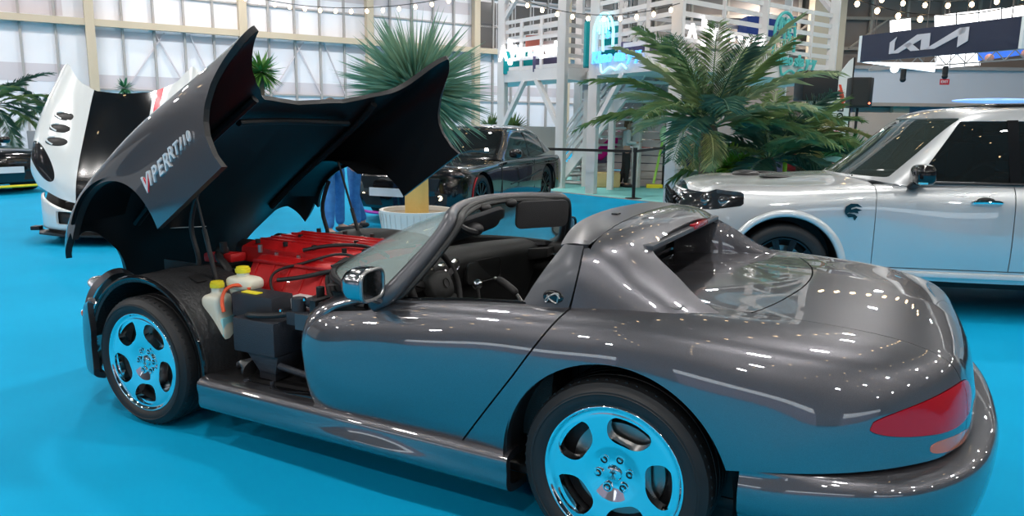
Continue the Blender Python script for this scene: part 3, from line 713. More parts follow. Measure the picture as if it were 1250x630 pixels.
basec = [(1.44,-.835,.800),(1.22,-.765,.818),(1.03,-.64,.832),(.93,-.42,.842),(.885,-.2,.848),(.865,0,.850)]
for k in range(5):
    t = k / 4; st = [0, -.004, .012, .004, .008][k] if k < 5 else 0
    CG.append(full([tuple(np.array(a) * (1 - t) + np.array(b) * t + np.array([0, 0, st * (0 if k in (0,) else 1)])) for a, b in zip(outerc, basec)]))
cs = orient(surface(CG, 20, 80), (1.1, 0, .3))
mesh('cowl_panel', (cs.V, cs.F), M['rubber'], car, smooth=60)
for dz, dx in ((0.004, -.005), (-.018, -.03)):
    mesh('cowl_seal', tube(spline(full([(p[0] + dx, p[1] * (1 + .01), p[2] + dz) for p in outerc]), 70), .013, 8), M['rubber'], car)
mesh('cowl_side_apron', join(*[prism([(1.06, .735), (1.20, .765), (1.45, .795), (1.45, .74), (1.1, .66)], .12, 'y', y) for y in (-.80, .68)]), M['rubber'], car, bevel=.01)
for s in (-1, 1):
    mesh('wiper', join(tube(spline([(1.0 + .03 * s, s * .35 - .25, .852), (1.02, s * .35, .885), (1.10, s * .35 + .22, .89)], 12), .006, 6)), M['black'], car)
# sun visors and header clutter
def rrect(w, h, r, n=6):
    o = []
    for cx, cy, a0 in ((w - r, h - r, 0), (-w + r, h - r, 90), (-w + r, -h + r, 180), (w - r, -h + r, 270)):
        for k in range(n + 1): a = math.radians(a0 + 90 * k / n); o.append((cx + r * math.cos(a), cy + r * math.sin(a)))
    return o
for s in (-1, 1):
    v = mesh('sun_visor', prism(rrect(.155, .072, .035), .022, 'x', -.011), M['visor'], car, bevel=.006)
    if s > 0: v.location = (1.575, .335, 1.035); v.rotation_euler = (0, .12, -.60)
    else: v.location = (1.56, -.36, 1.052); v.rotation_euler = (.32, .75, -.28)
    mesh('visor_clip', join(ball(.028, (1.50, s * .13, 1.105), (1, 1.2, .8)), ball(.03, (1.575, s * .53, 1.08))), M['black'], car)
mesh('rear_view_mirror', join(ball(1, (1.46, 0, 1.055), (.022, .12, .032), p=.6), tube([(1.40, 0, 1.12), (1.45, 0, 1.06)], .009)), M['black'], car)
mesh('header_trim', tube(spline(full([(1.60,-.55,1.085),(1.56,-.45,1.098),(1.51,-.30,1.108),(1.47,-.15,1.114),(1.46,0,1.116)]), 50), .022, 10, flat=.6), M['vinyl'], car)
mesh('latch_handle', join(tube(spline([(1.565, -.50, 1.08), (1.60, -.47, 1.05), (1.62, -.42, 1.035)], 10), .016, 8), ball(.036, (1.60, -.40, 1.045), (1.1, 1.2, .8))), M['black'], car)
for s in (-1, 1):
    mr = thing('side_mirror', None, None, (1.44, s * .945, .886), parent=car); mr.rotation_euler = (0, 0, -s * .10)
    V, F = ball(1, nu=36, nv=24, p=.72)
    V = [(x * (.052 if x > 0 else .078), y * .088, z * .066) for x, y, z in V]
    V = [(min(x, .030), y, z) for x, y, z in V]
    mesh('mirror_shell', (V, F), M['mirror'] , mr, smooth=50)
    rim_ = [(.031, .078 * math.copysign(abs(math.cos(a))**.55, math.cos(a)), .058 * math.copysign(abs(math.sin(a))**.55, math.sin(a))) for a in np.linspace(0, 2 * PI, 40, endpoint=False)]
    mesh('mirror_bezel', tube(rim_, .007, 8, closed=True), M['steel'] if s < 0 else M['blackgloss'], mr)
    mesh('mirror_glass', xf(prism([(p[1] * .96, p[2] * .96) for p in rim_], .004, 'x', .026)), M['glassdark'] if s < 0 else M['chrome'], mr)
    mesh('mirror_foot', tube([(-.01, s * -.03, -.05), (.0, s * -.09, -.085), (.02, s * -.13, -.095)], [.036, .034, .04], 12, flat=.6), M['paint'], mr)

# ---------------------------------------------------------------- cabin
da = thing('dashboard', None, None, parent=car)
DG = []
for y in np.linspace(-.76, .76, 15):
    u = abs(y) / .76; bx_ = 1.02 + .17 * u**2; hood_ = .035 * math.exp(-((y + .38) / .17)**2)
    DG.append([(bx_ - .12, y, .80), (bx_ + .02, y, .822 + hood_), (bx_ + .12, y, .815 + hood_), (bx_ + .165, y, .785 + hood_), (bx_ + .165, y, .72), (bx_ + .13, y, .62), (bx_ + .09, y, .50), (bx_ + .06, y, .38)])
w = surface(DG, 60, 40); mesh('dash_pad', (w.V, w.F), M['vinyl'], da, smooth=60)
def dashx(y): return 1.02 + .17 * (abs(y) / .76)**2 + .166
ol = [(dashx(.33 + p[0]) + (.0 if p[1] > -.02 else -.0) + .003, .33 + p[0], .700 + p[1]) for p in rrect(.145, .06, .03)]
mesh('airbag_lid_outline', tube(ol, .0035, 6, closed=True), M['black'], da)
mesh('airbag_lid', prism([(y, z) for _, y, z in ol], .012, 'x', dashx(.33) - .014), M['vinyl'], da, bevel=.003)
for (y, z, r) in ((-.30, .765, .042), (-.46, .765, .042), (-.14, .77, .026), (-.02, .77, .026), (.10, .77, .026)):
    gd = mesh('gauge', xf(lathe([(0, 0), (r, 0), (r, .012), (r * 1.12, .014), (r * 1.12, 0)], 24, 'x'), (dashx(y) - .004, y, z)), M['chrome'] if r < .03 else M['blackgloss'], da)
    mesh('gauge_face', xf(lathe([(0, .006), (r * .92, .006)], 24, 'x'), (dashx(y) - .004, y, z)), M['gauge'], da)
mesh('vent', join(*[box(1.17, 1.20, -.06, .06, z, z + .008) for z in np.linspace(.64, .70, 5)]), M['black'], da)
mesh('centre_console', join(prism([(1.10, .25), (1.10, .66), (1.22, .60), (1.35, .545), (2.1, .52), (2.1, .25)], .22, 'y', -.11)), M['vinyl'], car, bevel=.02)
stw = thing('steering_wheel', None, None, (1.385, -.38, .770), parent=car); stw.rotation_euler = (0, -.38, 0)
mesh('wheel_ring', tube([(0, .178 * math.cos(a), .178 * math.sin(a)) for a in np.linspace(0, 2 * PI, 64, endpoint=False)], .0145, 12, closed=True), M['rubber'], stw)
mesh('airbag_hub', ball(1, (.012, 0, -.01), (.045, .085, .070), p=.7, nu=28), M['vinyl'], stw)
mesh('spoke', join(*[beam((-.01, 0, -.01), (0, .17 * math.cos(a), .17 * math.sin(a)), .014, .030) for a in (math.radians(15), math.radians(165), math.radians(235), math.radians(305))]), M['black'], stw, bevel=.003)
mesh('hub_emblem', xf(lathe([(0, .0), (.020, .001), (.021, .004)], 20, 'x'), (.058, 0, -.005)), M['black'], stw)
mesh('column', tube([(-.01, 0, 0), (-.25, 0, -.02)], .04), M['black'], stw)
gs_ = thing('gear_lever', None, None, parent=car)
mesh('shift_boot', lathe([(.07, 0), (.05, .04), (.02, .09)], 16), M['rubber'], gs_, loc=(1.40, 0, .545))
mesh('shift_rod', tube([(1.40, 0, .60), (1.385, 0, .69)], .007), M['steel'], gs_)
mesh('shift_knob', ball(.027, (1.382, 0, .702)), M['chrome'], gs_, label='chrome gear knob')
hb = thing('handbrake', None, None, parent=car)
mesh('brake_grip', tube(spline([(1.545, -.09, .762), (1.59, -.09, .742), (1.635, -.09, .712), (1.65, -.09, .70)], 12), [.013] + [.020] * 9 + [.018, .012], 12), M['rubber'], hb)
mesh('release_button', ball(.0085, (1.533, -.09, .765)), M['steel'], hb)
mesh('brake_lever', tube([(1.65, -.09, .70), (1.70, -.09, .64), (1.74, -.09, .55)], .009), M['steel'], hb)
for s in (-1, 1):
    G = [[(x, s * y, z) for y, z in ((.80, .80 + (x - 1.2) * .055), (.775, .79 + (x - 1.2) * .05), (.76, .72), (.745, .66), (.77, .62), (.78, .35))] for x in np.linspace(1.12, 2.16, 8)]
    w = surface(G, 30, 30); cd_ = mesh('door_card', (w.V, w.F), M['vinyl'], car, smooth=60)
    mesh('door_pull', tube(spline([(1.41, s * .748, .735), (1.45, s * .735, .752), (1.50, s * .735, .748), (1.55, s * .745, .725)], 14), .010, 8, flat=.6), M['chrome'], cd_)
    mesh('handle_recess', xf(ball(1, (1.48, s * .757, .728), (.09, .008, .03)), ), M['black'], cd_)
    st = thing('seat', None, None, (1.80, s * .39, .25), parent=car)
    mesh('seat_cushion', ball(1, (-.05, 0, .06), (.28, .24, .09), p=.5, nu=28), M['vinyl'], st)
    mesh('seat_back', ball(1, (.20, 0, .34), (.09, .23, .33), (0, .16, 0), p=.6, nu=28), M['vinyl'], st)
mesh('cabin_floor', box(1.05, 2.15, -.80, .80, .20, .23), M['rubber'], car)
mesh('cabin_rear_wall', box(2.13, 2.16, -.78, .78, .23, .84), M['vinyl'], car)
for s in (-1, 1):
    mesh('door_hinge', join(*[cyl(.02, .05, 12, (1.10, s * .80, z)) for z in (.40, .60)]), M['black'], car)
mesh('underbody', box(.45, 3.3, -.62, .62, .15, .20), M['black'], car, bevel=.02)
mesh('exhaust_tip', join(*[xf(lathe([(.045, 0), (.045, .12), (.038, .12), (.038, 0)], 20, 'x'), (3.38, y, .23)) for y in (-.12, .12)]), M['chrome'], car)
mesh('axle', join(tube([(0, -.75, .322), (0, .75, .322)], .03), tube([(2.444, -.75, .333), (2.444, .75, .333)], .03)), M['black'], car)
# ================================================================== THE HALL
M['carpet'] = mat('blue_carpet', (0.0, 0.30, 0.54), .8, spec=.12, var=(.9, (0.0, 0.325, 0.58)))
M['mint'] = mat('mint_carpet', (0.22, 0.60, 0.58), .8)
M['wallpanel'] = mat('white_wall_panel', (0.80, 0.77, 0.78), .5, var=(.35, (0.74, 0.70, 0.72)))
M['wallband'] = mat('grey_wall_band', (0.60, 0.53, 0.54), .6)
M['beige'] = mat('beige_steel', (0.52, 0.42, 0.30), .5)
M['mullion'] = mat('grey_mullion', (0.36, 0.33, 0.31), .5)
M['darkwin'] = mat('dark_window', (0.10, 0.09, 0.085), .2)
M['roofdeck'] = mat('brown_roof_deck', (0.115, 0.095, 0.085), .8)
M['offwhite'] = mat('off_white_fascia', (0.62, 0.60, 0.62), .6)
def struct(name, vf, m, **k):
    o = mesh(name, vf, m, **k); o['kind'] = 'structure'; return o
# carpets
struct('floor', box(-60, 45, -32, 90, -.05, 0), M['carpet'])
a, b_ = Vector((-5.682, 12.775, 0.000)), Vector((-0.253, 10.793, 0.000))
d = (b_ - a).normalized(); nrm = Vector((-d.y, d.x, 0)); a2 = a - d * 2; b2 = b_ + d * 9
struct('floor_mint_strip', ([tuple(a2), tuple(b2), tuple(b2 + nrm * 8), tuple(a2 + nrm * 8), (*tuple(a2)[:2], .012), (*tuple(b2)[:2], .012), (*tuple(b2 + nrm * 8)[:2], .012), (*tuple(a2 + nrm * 8)[:2], .012)],
       [(0, 1, 2, 3), (4, 5, 6, 7), (0, 1, 5, 4), (1, 2, 6, 5), (2, 3, 7, 6), (3, 0, 4, 7)]), M['mint'])
M['joint'] = mat('carpet_joint', (0.0, 0.16, 0.34), .9)
struct('trim_1', beam(Vector((*a2.xy, .004)), Vector((*b2.xy, .004)), .05, .02), M['mullion'])

# left wall: panels between beige columns; WD runs along it, away from the camera
W0 = Vector((-26.63, 16.72, 0)); WD = Vector((math.sin(.518), math.cos(.518), 0)); WN = Vector((WD.y, -WD.x, 0))
def wp(s, z, o=0): return W0 + WD * s + WN * o + Vector((0, 0, z))
def wbox(s0, s1, z0, z1, o0, o1):
    v = [tuple(wp(s, z, o)) for z in (z0, z1) for s, o in ((s0, o0), (s1, o0), (s1, o1), (s0, o1))]
    return v, [(0, 3, 2, 1), (4, 5, 6, 7), (0, 1, 5, 4), (1, 2, 6, 5), (2, 3, 7, 6), (3, 0, 4, 7)]
struct('wall_left', wbox(-24, 46, 0, 12, -.4, -.2), M['wallpanel'])
for i, (s0, s1, z0, z1) in enumerate(((-24, -.9, 2.9, 3.6), (0.2, 17.8, 2.72, 3.25), (0.2, 17.8, 4.75, 5.05), (0.2, 17.8, 7.1, 7.7), (18.2, 46, 3.0, 3.5), (-24, -.9, 5.5, 6.2))):
    struct('trim_%d' % (4 + i), wbox(s0, s1, z0, z1, -.2, -.19), M['wallband'])
for i in range(-4, 8):
    struct('wall_column', wbox(6 * i - .17, 6 * i + .17, 0, 12, -.05, .30), M['beige'])
    struct('wall_mullion', join(*[wbox(6 * i + 1.2 * k - .045, 6 * i + 1.2 * k + .045, 0, 12, -.2, -.06) for k in range(1, 5)]), M['mullion'])
struct('wall_rail', wbox(-24, 46, 5.15, 5.42, -.02, .26), M['beige'])
struct('wall_sill', join(wbox(0.2, 46, 2.62, 2.70, -.2, -.12), wbox(0.2, 46, 6.55, 6.63, -.2, -.12), wbox(18.2, 46, 8.0, 8.1, -.2, -.1)), M['mullion'])
for j, (a0, a1) in enumerate(((1.2, 4.8), (7.2, 10.8), (13.2, 16.8))):
    struct('wall_brace', join(beam(wp(a0, 2.7, -.1), wp(a0 + 1.6, 5.1, -.1), .05), beam(wp(a0 + 2.4, 2.7, -.1), wp(a0 + 1.2, 5.1, -.1), .05), beam(wp(a0 + 2.6, 5.1, -.1), wp(a0 + 3.6, 2.7, -.1), .05)), M['wallband'])
wi = struct('window_1', join(*[wbox(18.3 + k * 1.2, 19.4 + k * 1.2, z, z + 1.15, -.19, -.12) for k in range(22) for z in (5.5, 6.7, 8.2, 9.4, 10.6)]), M['darkwin'])
struct('window_2', wbox(-16, -4.5, 5.7, 7.0, -.19, -.14), mat('bluish_window', (.42, .46, .62), .3))
# far end of the hall: gallery, beige columns
F0 = Vector((-2.309, 45.848, 1.737)); F0.z = 0; FD = Vector((.8866, .4626, 0)); FN = Vector((-.4626, .8866, 0))
def fbox(s0, s1, z0, z1, o0, o1):
    v = [tuple(F0 + FD * s + FN * o + Vector((0, 0, z))) for z in (z0, z1) for s, o in ((s0, o0), (s1, o0), (s1, o1), (s0, o1))]
    return v, [(0, 3, 2, 1), (4, 5, 6, 7), (0, 1, 5, 4), (1, 2, 6, 5), (2, 3, 7, 6), (3, 0, 4, 7)]
M['mauve'] = mat('mauve_wall', (0.36, 0.28, 0.34), .6); M['tan'] = mat('tan_cladding', (0.42, 0.33, 0.27), .6)
struct('wall_far', fbox(-30, 26, 0, 12, 2.0, 2.3), mat('far_wall_brown', (0.26, 0.21, 0.18), .6))
struct('wall_far_truss', join(*[fbox(-30, 26, z, z + .18, 1.6, 1.8) for z in (6.2, 8.0, 10.0)], *[fbox(s, s + .14, 6.2, 12, 1.6, 1.8) for s in np.arange(-29, 26, 2.2)], *[beam(Vector(F0) + FD * s + FN * 1.5 + Vector((0, 0, 6.3)), Vector(F0) + FD * (s + 2.2) + FN * 1.5 + Vector((0, 0, 8.0)), .10) for s in np.arange(-28, 24, 4.4)]), mat('tan_truss', (.38, .32, .26), .6))
struct('wall_far_mauve', fbox(3.2, 26, 0, 3.0, 1.8, 2.0), M['mauve'])
struct('wall_far_gallery', fbox(2.6, 26, 3.0, 5.0, .2, .6), M['offwhite'])
struct('wall_far_gallery_slab', fbox(2.6, 26, 2.8, 3.0, .2, 2.0), M['tan'])
struct('wall_far_ledge', fbox(2.6, 26, 4.95, 5.15, 0, .7), M['mullion'])
for k, s in enumerate((-.2, 5.6, 11.4, 17.2)): struct('wall_far_column', fbox(s, s + (1.9 if k == 0 else 1.0), 0, 12 if k == 0 else 2.8, -.3 if k == 0 else .9, .6 if k == 0 else 1.3), M['beige'])
struct('wall_far_tan', join(fbox(3.5, 6.6, 0, 2.75, 1.5, 1.8), fbox(12.5, 15.5, 0, 2.4, 1.5, 1.8)), M['tan'])
# roof: deck, trusses, lamps
struct('ceiling', box(-60, 45, -32, 90, 12, 12.3), M['roofdeck'])
M['truss'] = mat('brown_truss', (0.17, 0.14, 0.12), .6)
for k in range(9):
    y = -24 + k * 9; V = []
    tr = [box(-50, 42, y - .12, y + .12, 10.4, 10.6), box(-50, 42, y - .12, y + .12, 11.7, 11.9)]
    for x in range(-50, 42, 4): tr += [beam((x, y, 10.5), (x + 2, y, 11.8), .12), beam((x + 2, y, 11.8), (x + 4, y, 10.5), .12)]
    struct('ceiling_truss', join(*tr), M['truss'])
# ceiling lamps: the light the room has, plus rows added to brighten walls
M['lamp'] = mat('lamp_panel', (1, 1, 1), .5, emit=(1.0, .965, .93), es=LAMP)
k = 0
for x in (-22, -13.5, -5, 3.5, 12, 22):
    for y in (-18, -11, -4, 3, 11, 20, 31, 43, 56):  # farthest rows added to brighten the far wall
        L = thing('ceiling_lamp', 'round white hall lamp hung high under the brown roof', 'lamp', (x + (y % 2) * .5, y, 9.9), group='white lamps under the roof')
        mesh('lamp_housing', lathe([(.30, 0), (.34, .02), (.30, .25), (.12, .38), (0, .38)], 24), M['offwhite'], L); mesh('lamp_panel', lathe([(0, -.01), (.28, -.01), (.28, .01)], 24), M['lamp'], L)
        mesh('hanger', join(beam((0, 0, .3), (0, 0, 2.1), .02)), M['truss'], L)
for k in range(9):  # extra lamp row, added to brighten the left wall
    v = wp(-10 + k * 6.5, 9.2, 5.0)
    L = thing('ceiling_lamp', 'round white hall lamp hung high under the brown roof', 'lamp', tuple(v), group='white lamps under the roof')
    mesh('lamp_housing', lathe([(.30, 0), (.34, .02), (.30, .25), (.12, .38), (0, .38)], 24), M['offwhite'], L); mesh('lamp_panel', lathe([(0, -.01), (.28, -.01), (.28, .01)], 24), M['lamp'], L); mesh('hanger', beam((0, 0, .3), (0, 0, 2.8), .02), M['truss'], L)
# wall behind the photographer, and glowing bands added for the cars' reflections
struct('wall_back', box(-60, 45, -32.3, -32, 0, 12), mat('back_wall', (0.34, 0.31, 0.34), .7))
struct('wall_right', box(44.7, 45, -32, 90, 0, 12), M['offwhite'])
for i, (x0, x1, y, z0, z1, lb) in enumerate(((-14, -4, -20, 1.9, 3.1, 'long white lit fascia of a stand behind the photographer, left one'), (-1, 9, -22, 2.4, 3.4, 'long white lit fascia of a stand behind the photographer, middle one'), (12, 24, -18, 2.0, 3.2, 'long white lit fascia of a stand behind the photographer, right one'))):
    t = thing('reflection_band', lb, 'stand', ((x0 + x1) / 2, y, 0)); w2 = (x1 - x0) / 2
    mesh('band_glow', box(-w2, w2, 0, .1, z0, z1), M['fascia'], t); mesh('band_backing', box(-w2, w2, -.6, -.1, 0, z1), M['mauve'], t)
# strings of warm bulbs
M['bulb'] = mat('warm_bulb', (1, .85, .6), .4, emit=(1.0, .66, .33), es=BULB); M['cord'] = M['black']
BV = ball(1, nu=8, nv=6)
bulb_me = None
def garland(p, q, n, sag, label, r=.045):
    global bulb_me
    p, q = Vector(p), Vector(q); t = thing('string_light', label, 'string light', tuple(p), group='strings of warm bulbs')
    pts = [p.lerp(q, i / (n * 2)) - p - Vector((0, 0, 4 * sag * (i / (n * 2)) * (1 - i / (n * 2)))) for i in range(n * 2 + 1)]
    mesh('cord', tube(pts, .008, 5), M['cord'], t)
    for i in range(n):
        c_ = pts[i * 2 + 1]
        if bulb_me is None:
            o = mesh('bulb', xf(BV, sc=(.036, .036, .045)), M['bulb'], t); bulb_me = o.data
        else: o = bpy.data.objects.new('bulb', bulb_me); link(o, t)
        o.location = (c_.x, c_.y, c_.z - .07)
LB = 'string of warm bulbs hung high across the hall above the cars'
garland((-10.009, 9.118, 4.199), (-4.372, 10.368, 4.147), 16, .35, 'string of warm bulbs along the top of the photo before the left wall')
garland((-4.127, 9.932, 4.092), (-0.499, 10.134, 3.575), 12, .35, 'string of warm bulbs hanging across the upper deck of the white timber stand')
garland((2.193, 9.846, 3.497), (4.814, 8.958, 3.258), 9, .3, 'string of warm bulbs hanging above the navy banner')
garland((2.077, 12.042, 3.943), (5.118, 11.373, 3.729), 9, .25, 'highest string of warm bulbs at the top right')
for i in range(13):
    x = -10.5 + i * 1.75
    garland((x, -9, 6.2 + .15 * (i % 3)), (x + 1.6, 13, 6.0 + .2 * (i % 2)), 15, .5, LB)
# ================================================================== WHITE TIMBER STAND
M['timber'] = mat('white_timber', (0.74, 0.70, 0.69), .6, var=(2.0, (0.70, 0.66, 0.65)))
M['neonw'] = mat('neon_white', (1, 1, 1), .5, emit=(1, .97, 1), es=2.6)
M['neonb'] = mat('neon_blue', (.1, .4, 1), .5, emit=(.10, .42, 1.0), es=1.6)
M['neonc'] = mat('neon_cyan', (.4, .9, 1), .5, emit=(.35, .85, 1.0), es=1.3)
M['teal'] = mat('teal_paint', (0.10, 0.50, 0.48), .5)
A0 = Vector((-0.645, 10.621, 1.539)); A1 = Vector((-2.772, 11.993, 1.524)); A2 = Vector((1.512, 15.582, 1.594)); A3 = Vector((0.400, 13.197, 1.567))
B0 = Vector((-3.906, 12.867, 1.516)); B1 = Vector((-6.018, 13.909, 1.499)); B2 = Vector((-3.586, 14.050, 1.527))
for v in (A0, A1, A2, A3, B0, B1, B2): v.z = 0
ZD = 2.72                                   # deck level
tw = thing('timber_stand', 'two-storey white timber stand with slatted railings, X braces and neon lettering', 'stand', tuple(A0))
def T(v, z=0.0): return Vector((v.x, v.y, 0)) + Vector((0, 0, z)) - A0
bk = Vector((-.4626, .8866, 0)) * 5
def post(name, v, w=.20, z0=0, z1=6.2): mesh(name, beam(T(v, z0), T(v, z1), w), M['timber'], tw, bevel=.01)
for v in (A0, A1, A2, B0, B1): post('post', v)
post('post', A3, .17, ZD - .1); post('post', B2, .15)
for v in (A0 + bk * .8, A1 + bk * .8, A2 + bk * .6, B1 + bk * .6): post('rear_post', v, .18)
def railing(p, q, n=6, h=1.12, vert=3):
    parts = []
    for k in range(n): z = ZD + .10 + h * k / (n - 1); parts.append(beam(T(p, z), T(q, z), .03, .085))
    for k in range(1, vert): m_ = p.lerp(q, k / vert); parts.append(beam(T(m_, ZD), T(m_, ZD + h + .1), .07))
    mesh('railing', join(*parts), M['timber'], tw)
for p, q, v in ((A0, A1, 3), (A0, A3, 2), (A3, A2, 3), (B0, B1, 3), (B0, B2, 1)): railing(p, q, vert=v)
railing(A1 + bk * .8, A0 + bk * .8); railing(A0 + bk * .8, A2 + bk * .6); railing(B1 + bk * .3, B0 + bk * .3)
def fas(p, q, z0=ZD - .22, z1=ZD + .05): mesh('deck_fascia', beam(T(p, (z0 + z1) / 2), T(q, (z0 + z1) / 2), .08, z1 - z0), M['timber'], tw)
for p, q in ((A0, A1), (A0, A2), (B0, B1), (B0, B2)): fas(p, q)
for p, q in ((A0, A1), (A0, A2), (B0, B1), (B0, B2)): mesh('top_beam', beam(T(p, 5.35), T(q, 5.35), .12, .24), M['timber'], tw)
def slab(name, pts, z0, z1):
    n = len(pts); V = [tuple(T(p, z0)) for p in pts] + [tuple(T(p, z1)) for p in pts]
    mesh(name, (V, [tuple(range(n)), tuple(range(2 * n - 1, n - 1, -1))] + [(i, (i + 1) % n, n + (i + 1) % n, n + i) for i in range(n)]), M['timber'], tw)
slab('deck', [A0, A2, A2 + bk * .6, A0 + bk * .8, A1 + bk * .8, A1], ZD - .20, ZD - .02); slab('deck', [B0, B2, B1 + bk * .6, B1], ZD - .20, ZD - .02)
slab('canopy', [A0, A2, A2 + bk * .6, A0 + bk * .8, A1 + bk * .8, A1], 6.2, 6.3)
def brace(p, q, z0, z1, w=.11): mesh('brace', beam(T(p, z0), T(q, z1), w, w), M['timber'], tw)
for p, q in ((B1, B0), (B0, B1), (A1, A0), (A0, A1), (A3, A2), (A2, A3), (A0, A3)):
    brace(p, p.lerp(q, .36 if (p - q).length > 2.2 else .6), 4.35, 5.3)
for p, q in ((B1, B0), (B0, B1), (A1, A0), (A2, A3)):
    brace(p, p.lerp(q, .40), 1.35, ZD - .2)
brace(B1, B0, ZD + 1.25, 6.1, .09); brace(B0, B2, ZD + 1.2, 6.1, .08); brace(A2, A2 + bk * .5, 4.0, 5.4); brace(A3, A3 + bk * .5, 4.2, 5.3)
# stair flight with its slatted sides
S0 = Vector((-4.546, 14.244, 0.000)); S1 = Vector((-1.935, 12.655, 1.537)); S1.z = 0
sd_ = (S1 - S0).normalized(); sn = Vector((-sd_.y, sd_.x, 0))
L_ = (S1 - S0).length
for k in range(12):
    t_ = k / 12; c_ = S0.lerp(S1, t_); z = .20 + (ZD - .3) * t_
    mesh('stair_tread', beam(T(c_, z), T(c_ + sn * 1.1, z), L_ / 12 * 1.1, .05), M['timber'], tw)
for o in (0, 1.1):
    mesh('stair_stringer', beam(T(S0 + sn * o, .05), T(S1 + sn * o, ZD - .1), .06, .26), M['timber'], tw)
    mesh('stair_rail', join(*[beam(T(S0 + sn * o, .42 + .19 * k), T(S1 + sn * o, ZD + .22 + .19 * k), .03, .085) for k in range(5)]), M['timber'], tw)
for t_ in (.02, .36, .68): c_ = S0.lerp(S1, t_); mesh('stair_post', beam(T(c_, 0), T(c_, 1.35 + (ZD - .1) * t_), .13), M['timber'], tw, bevel=.01)
mesh('low_shelf', join(*[beam(T(Vector((-4.478, 14.295, 0.000)), z), T(Vector((-3.833, 14.147, 0.000)), z), .25, .05) for z in (.06, .30, .52)]), M['timber'], tw)
# back wall under the deck
mesh('plank_wall', join(*[beam(T(A1 + bk * .55, z), T(A0 + bk * .8 + Vector((1, .5, 0)), z), .03, .17) for z in np.arange(.1, 2.5, .19)]), mat('pinkish_plank', (.66, .56, .57), .6), tw)
# white letters along the railings
def onface(name, s, size, m, p, q, t0, z, off=.10, **k):
    d = (q - p).normalized(); a = math.atan2(d.y, d.x); n_ = Vector((d.y, -d.x, 0)); pos = T(p.lerp(q, t0), z) + n_ * off
    return text(name, s, size, m, tw, tuple(pos), (PI / 2, 0, a), .02, **k)
for p, q, t0, t1, sc in ((B1, B0, .02, .96, 1.15), (A0, A3, .06, .98, .78)):
    L2 = (q - p).length * (t1 - t0); n = 10; z = ZD + .46
    xs = [0, .135, .135, .23, .40, .50, .60, .70, .80, .90]; ch = ['A', 'h', 'o', 'W', 'r', 'a', 'n', 'g', 'e', 'd']; hs_ = [.46, .34, .26, .42, .30, .30, .30, .30, .30, .36]
    for i in range(n):
        dz = {1: .20, 2: -.18}.get(i, 0)
        o = onface('neon_letter', ch[i], hs_[i] * sc, M['neonw'], p, q, t0 + (t1 - t0) * (xs[i] + .05), z + dz, bold=.007 * sc)
# blue palm-and-arch sign
def neon(path, r, m, p, q, name='neon_tube'):
    d = (q - p).normalized(); n_ = Vector((d.y, -d.x, 0))
    mesh(name, tube([tuple(T(p) + d * x + Vector((0, 0, z)) + n_ * .12) for x, z in path], r, 6), m, tw)
def palm_sign(p, q, x0, z0, w, m1, m2, word, r=.022, flip=False):
    arch = [(x0 + w / 2 - w / 2 * math.cos(a), z0 + w * .55 + w * .62 * math.sin(a)) for a in np.linspace(0, PI, 24)]
    neon([(x0, z0)] + arch + [(x0 + w, z0 + w * .1)], r * 1.3, m2, p, q)
    cx, cz = x0 + w * .48, z0 + w * .80
    neon(spline([(cx + .02, z0 + .02), (cx + .0, z0 + w * .4), (cx, cz)], 10), r * 1.2, m2, p, q)
    for a in (-160, -125, -60, -20, 25, 150, 90):
        a = math.radians(a); neon(spline([(cx, cz), (cx + .14 * w * 1.4 * math.cos(a), cz + .12 + .07 * w * math.sin(a)), (cx + .24 * w * 1.3 * math.cos(a), cz + .20 * w * math.sin(a) - .05)], 8), r, m2, p, q)
    cx2, cz2 = x0 + w * .72, z0 + w * .52
    for a in (-150, -90, -30, 30, 90, 150): a = math.radians(a); neon([(cx2, cz2), (cx2 + .12 * w * math.cos(a), cz2 + .12 * w * math.sin(a))], r * .9, m1, p, q)
    d = (q - p).normalized(); a = math.atan2(d.y, d.x); n_ = Vector((d.y, -d.x, 0))
    pos = T(p) + d * (x0 - .02) + Vector((0, 0, z0 - .10)) + n_ * .14
    text('sign_word', word, .32, m1, tw, tuple(pos), (PI / 2, 0, a), .02, .010, .1, align='LEFT')
    neon(spline([(x0 + w * .4, z0 - .22), (x0 + w * .5, z0 - .40), (x0 + w * .9, z0 - .30), (x0 + w * 1.2, z0 - .36), (x0 + w * 1.4, z0 - .27), (x0 + w * 1.7, z0 - .36)], 24), r, m2, p, q)
palm_sign(A1, A0, .10, ZD + .22, .66, M['neonb'], M['neonc'], 'Khao sla y-y')
palm_sign(A3, A2, .22, ZD + .25, .72, M['teal'], M['teal'], 'Khao sla y-y', .026)
# things on the upper deck
def crate(name, v, z, w, h, m, label, cat, dz=.0, group=None):
    o = mesh(name, box(-w / 2, w / 2, -w / 3, w / 3, 0, h), m, loc=(v.x, v.y, z), bevel=.02); o.rotation_euler = (0, 0, .48); tag(o, label, cat, group); return o
M['tealcloth'] = mat('teal_cloth', (0.0, .30, .32), .8); M['purple'] = mat('dark_purple', (.09, .08, .16), .7); M['bluecloth'] = mat('deep_blue', (.01, .04, .22), .7); M['coral'] = mat('coral', (.55, .16, .12), .7)
crate('storage_crate', B1.lerp(B0, .30) + bk * .12, ZD - .02, .8, .55, M['tealcloth'], 'teal box on the upper deck behind the left white neon lettering', 'box')
crate('storage_crate', B1.lerp(B0, .78) + bk * .12, ZD - .02, .7, .42, M['purple'], 'dark purple box on the upper deck beside the corner post', 'box')
crate('cushion', B1.lerp(B0, .55) + bk * .2, ZD - .02, .4, .95, M['coral'], 'small coral red cushion propped on the upper deck', 'cushion')
crate('storage_crate', A1.lerp(A0, .12) + bk * .12, ZD - .02, .7, .95, M['tealcloth'], 'teal box on the upper deck behind the blue neon palm', 'box')
